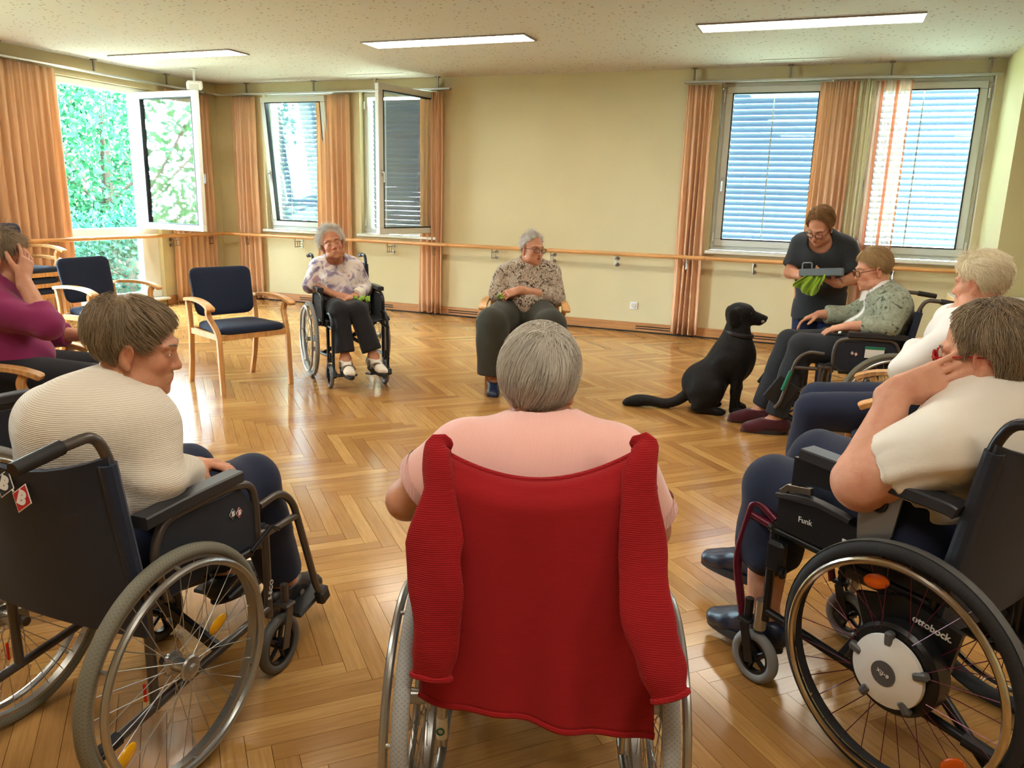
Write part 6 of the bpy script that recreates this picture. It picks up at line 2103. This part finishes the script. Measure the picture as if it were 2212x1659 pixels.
p4.shoes(C_navyshoe, .012, L=.24)
hair(h4, p4.t, H_white, [((0, .045, .075), (0, .70, -.72)), ((0, .010, .0), (0, .85, -.4)), ((0, -.02, -.045), (0, .25, -.97))], n=1600, length=(.03, .06), seg=4, r=.0011, seed=43, lift=.010, jit=.3, tone=.55, cap_r=(.081, .103, .094))
h4.glasses(p4.t, M_gmetal, r=.0022); h4.eyes(p4.t)

# ------------------------------------------------------------------ person in the purple top (left edge)
p1 = Person('person in a berry purple top shading the face with one hand', (-3.56, 2.52, 0), R(-56.5),
            dict(pelvis=(0, -.04, .565), waist=(0, -.05, .70), chest=(0, -.035, .855), neck=(0, .0, .985),
                 shR=(.165, .0, .915), elR=(.205, .235, .835), wrR=(.105, .125, 1.03), shL=(-.165, -.01, .915), elL=(-.26, .06, .72), wrL=(-.225, .25, .715),
                 hipR=(.09, .02, .555), hipL=(-.09, .02, .555), knR=(.11, .40, .545), knL=(-.11, .42, .545), anR=(.11, .42, .10), anL=(-.11, .44, .10)), girth=1.15, limb=1.1, vox=.0085)
h1 = Head((.0, .02, 1.115), R(4), R(-14), 0, .98)
p1.body(h1, SK_warm, hspec=dict(R=dict(d=(-.50, .05, .80), palm=(-.35, -.85, 0), curl=.35, k=1.05, spread=.3), L=dict(curl=.35)))
p1.top(C_purple, (1.42, 1.6), .017, belly=.05, bust=.02, neck=((0, .04, 1.03), (.075, .075, .06)), name='top', wr=lambda P: waves(.007, (16, 26, 38), 71)(P) + waves(.002, (60, 80), 72)(P), arm_inf=.022, hem=.555)
p1.trousers(C_black, 1.95, .016, wr=waves(.004, (20, 34), 75))
p1.shoes(C_blackshoe)
hair(h1, p1.t, H_ash, [((0, .06, .055), (0, .80, -.60)), ((0, .02, -.02), (0, .8, -.4)), ((0, -.02, -.07), (0, .1, -1.0))], n=2600, length=(.05, .09), seg=4, r=.0007, seed=14, lift=.012, jit=.2, tone=.5)
h1.eyes(p1.t)

# ------------------------------------------------------------------ standing woman with the tray
p6 = Person('standing woman in a dark tunic bending forward with tray and green cloth', (.06, 6.20, 0), R(176),
            dict(pelvis=(.085, -.02, .90), waist=(.085, .03, 1.02), chest=(.085, .10, 1.135), neck=(.10, .185, 1.235),
                 shR=(.232, .13, 1.175), elR=(.285, .20, .99), wrR=(.195, .38, .985), shL=(-.062, .12, 1.170), elL=(-.150, .19, .975), wrL=(-.035, .36, .945),
                 hipR=(.175, -.02, .86), hipL=(-.005, -.02, .86), knR=(.175, .02, .49), knL=(-.005, .02, .49), anR=(.175, -.02, .10), anL=(-.005, -.02, .10)), girth=1.05, limb=1.05, vox=.009, hvox=.0052)
h6 = Head((.115, .265, 1.325), R(-18), R(-38), R(-6), .98)
p6.body(h6, SK_tan2, hspec=dict(R=dict(d=(-.65, .45, .1), palm=(-.3, .1, -.8), curl=.75, k=1.05), L=dict(d=(.75, .35, .30), palm=(.0, -.1, .95), curl=.45, k=1.05)), mouth=.3)
p6.top(C_tunic, (.80, .80), .020, belly=.03, bust=.02, neck=((.105, .255, 1.215), (.085, .085, .085)), name='tunic', wr=waves(.006, (18, 28, 42), 81), arm_inf=.028, hem=.64,
       extra=lambda F: F.cone((.085, -.02, .96), (.085, -.01, .66), .165, .190, k=.05, flat=((0, 1, 0), .85)))
p6.trousers(C_jeans, 1.97, .002, waist=.72, wr=waves(.004, (20, 34), 85))
p6.shoes(C_blackshoe)
hair(h6, p6.t, H_blond, [((0, .062, .050), (0, .85, -.52)), ((0, .012, -.02), (0, .9, -.3)), ((0, -.02, -.085), (0, .1, -1.0))], n=3000, length=(.05, .10), seg=5, r=.0007, seed=63, lift=.012, jit=.12, tone=.45, cap_r=(.085, .107, .098), flow=lambda Q: Q - np.array((.03, .02, .14)), maxoff=1.2)
h6.glasses(p6.t, M_gblack, r=.0022); h6.eyes(p6.t, .5)
MB().torus(tuple(lerp(p6.J['wrL'], p6.J['elL'], .12)), tuple(p6.J['elL'] - p6.J['wrL']), .034, .003, 24, 6).build('bracelet', M_chrome, p6.t)
# tray and cloth in her hands
M_tray = plain('grey_blue_plastic', (112, 130, 142), .35, var=.03)
ca, sa = math.cos(R(176)), math.sin(R(176))
def w6(p): return (.06 + ca * p[0] - sa * p[1], 6.20 + sa * p[0] + ca * p[1], p[2])
tr = thing('carry_tray', 'shallow grey blue plastic tray with handle held by the standing woman', 'tray', w6((.055, .455, 1.00)), R(176))
mb = MB()
rt = rotm(R(6), R(5), 0)
mb.box((0, 0, 0), (.27, .17, .006), rot=rt)
for s in (-1, 1):
    mb.box(rt @ V3(s * .135, 0, .022), (.006, .17, .048), rot=rt, ch=.001)
    mb.box(rt @ V3(0, s * .085, .022), (.27, .006, .048), rot=rt, ch=.001)
mb.build('tray_body', M_tray, tr, sharp=20)
MB().tube(fillet([rt @ V3(.055, .09, .045), rt @ V3(.055, .092, .085), rt @ V3(.115, .092, .085), rt @ V3(.115, .09, .045)], .012, 3), .005, 8).build('tray_handle', M_tray, tr)
def crumple(label, loc, size, seed, drop=.0, rotz=0):
    """a soft cloth: gathered at the top, fanning out in radial folds"""
    r_ = np.random.default_rng(seed)
    n, m_ = 49, 17; G = np.zeros((n, m_, 3)); ph = r_.random(8) * 6.28
    for i in range(n):
        u = i / (n - 1)
        for j in range(m_):
            v = j / (m_ - 1)
            wd = size[0] * (.45 + .55 * v ** .7) * (1 - .35 * max(0, v - .7) / .3 * (1 + math.sin(u * 9 + ph[6])) * .5)
            x = (u - .5) * wd + .012 * math.sin(5 * v + ph[3])
            f = .016 * math.sin(u * 19 + 2.2 * v + ph[0]) + .010 * math.sin(u * 33 - 3 * v + ph[1])
            ln = size[1] * (1 - .35 * abs(u - .42) * 2 + .06 * math.sin(u * 14 + ph[2]))
            if drop:
                G[i, j] = (x + .03 * v, f * (.5 + v) + .02 * math.sin(3 * v), .02 - ln * v + .008 * math.sin(u * 11 + ph[4]))
            else:
                G[i, j] = (x, (v - .5) * ln + f * .4, abs(f) * 1.1 + .010 * math.sin(6 * v + u * 7 + ph[4]))
    o = MB().sheet(G, .004).build('cleaning_cloth', C_cloth, None, sharp=None, loc=loc, rotz=rotz)
    return tag(o, label, 'cloth', 'lime green cloths')
crumple('bright lime green cloth hanging from the standing woman\'s hands', w6((.095, .515, 1.01)), (.20, .17), 3, drop=.24, rotz=R(176))
crumple('small lime green cloth on the lap of the lady in the floral blouse', (-3.63 + .335, 5.41 - .235, .655), (.13, .09), 4, rotz=R(30))
crumple('lime green cloth tucked under the crossed arms on the far armchair', (-2.305, 5.62, .70), (.10, .08), 5, rotz=R(10))

# ------------------------------------------------------------------ the dog
M_fur = NT('short_black_fur')
_v = M_fur.coords(scale=(1, 1, .4)); _n = M_fur.noise(_v, 120, 2)
M_fur.base(M_fur.ramp(_n, [(.3, lin(13, 12, 12)), (.7, lin(27, 24, 23))])); M_fur.set(.6, 0, .2, .05)
M_fur.bump(_n, .3, .004); M_fur = M_fur.m
dg = thing('dog', 'black sitting dog with collar looking up to the right', 'dog', (-.75, 5.60, 0), R(-76))
F = Field((-.25, -.62, -.03), (.25, .50, .88), .0075)
# trunk: deep chest narrowing to the belly, on the haunches
F.ell((0, .02, .19), (.125, .15, .16), rot=rotm(R(35)), k=.06)
F.cone((0, .03, .20), (0, .19, .40), .118, .125, k=.06)
F.cone((0, .19, .40), (0, .225, .45), .128, .12, k=.06)
F.ell((0, .275, .36), (.085, .085, .14), rot=rotm(R(-14)), k=.05)
F.cone((0, .20, .49), (0, .215, .64), .092, .072, k=.06)
F.cone((0, .26, .42), (0, .25, .60), .07, .055, k=.05)
# head
F.ell((0, .225, .715), (.074, .090, .076), rot=rotm(R(-6)), k=.03)
F.cone((0, .285, .700), (0, .385, .682), .050, .032, k=.03, flat=((1, 0, 0), .92))
F.cone((0, .290, .672), (0, .365, .655), .036, .022, k=.02)
F.ell((0, .270, .745), (.055, .040, .030), k=.03)
for s in (-1, 1):
    F.ell((s * .036, .288, .738), (.018, .016, .014), k=.015)
    F.ell((s * .080, .185, .690), (.020, .045, .072), rot=rotm(R(14), R(s * 10), 0), k=.012)
    F.cone((s * .070, .195, .745), (s * .082, .175, .655), .022, .026, k=.015, flat=((1, 0, 0), .55))
    # fore leg
    F.ell((s * .085, .235, .37), (.050, .070, .10), rot=rotm(R(10)), k=.04)
    fy = .275 if s < 0 else .235
    F.cone((s * .082, .245, .33), (s * .080, fy, .17), .046, .034, k=.03)
    F.cone((s * .080, fy, .17), (s * .078, fy - .005, .05), .032, .027, k=.015)
    F.ell((s * .078, fy + .020, .026), (.038, .052, .028), k=.015)
    for q in (-.018, 0, .018):
        F.cone((s * .078 + q, fy + .030, .024), (s * .078 + q, fy + .062, .018), .014, .012, k=.006)
    # thigh, knee forward, hock back on the floor
    F.ell((s * .105, .035, .155), (.062, .125, .115), rot=rotm(R(28)), k=.04)
    F.cone((s * .118, .105, .20), (s * .118, -.025, .055), .048, .034, k=.03)
    F.cone((s * .118, -.035, .042), (s * .118, .115, .030), .030, .026, k=.02)
    F.ell((s * .118, .130, .024), (.034, .050, .026), k=.015)
tl = spline([(0, -.10, .10), (0, -.165, .055), (0, -.24, .035), (0, -.36, .048), (0, -.46, .040), (0, -.535, .018)], 5)
tr_ = np.interp(np.linspace(0, 1, len(tl)), [0, .25, .5, .75, .92, 1], [.040, .032, .036, .044, .028, .008])
for i in range(len(tl) - 1):
    F.cone(tl[i], tl[i + 1], tr_[i], tr_[i + 1], k=.02, flat=((0, 0, 1), .85))
F.plane((0, 0, .001), (0, 0, -1), k=.003)
field_obj('body', F, M_fur, dg, disp=waves(.0012, (60, 90, 140), 4), smooth_it=1)
MB().blob((0, .404, .690), (.021, .017, .017)).build('nose', plain('wet_black_nose', (16, 15, 16), .2, var=0), dg)
MB().blob((-.046, .300, .722), (.010, .010, .010)).blob((.046, .300, .722), (.010, .010, .010)).build('eyes', plain('dark_brown_eye', (40, 24, 14), .1, var=0), dg)
mz = MB()
for s in (-1, 1):
    mz.blob((s * .024, .384, .668), (.010, .014, .012))
mz.build('grey_muzzle_hair', plain('grey_muzzle', (150, 140, 130), .8, var=.1), dg)
co = MB().torus((0, .232, .572), (0, .15, .98), .096, .011, 44, 8, flat=1.5).build('collar', plain('black_leather_collar', (32, 30, 32), .45, var=0), dg)
MB().torus((-.098, .272, .560), (.8, -.5, .2), .013, .003, 20, 6).box((-.096, .258, .570), (.022, .022, .024), ch=.003).build('collar_buckle', M_chrome, co)
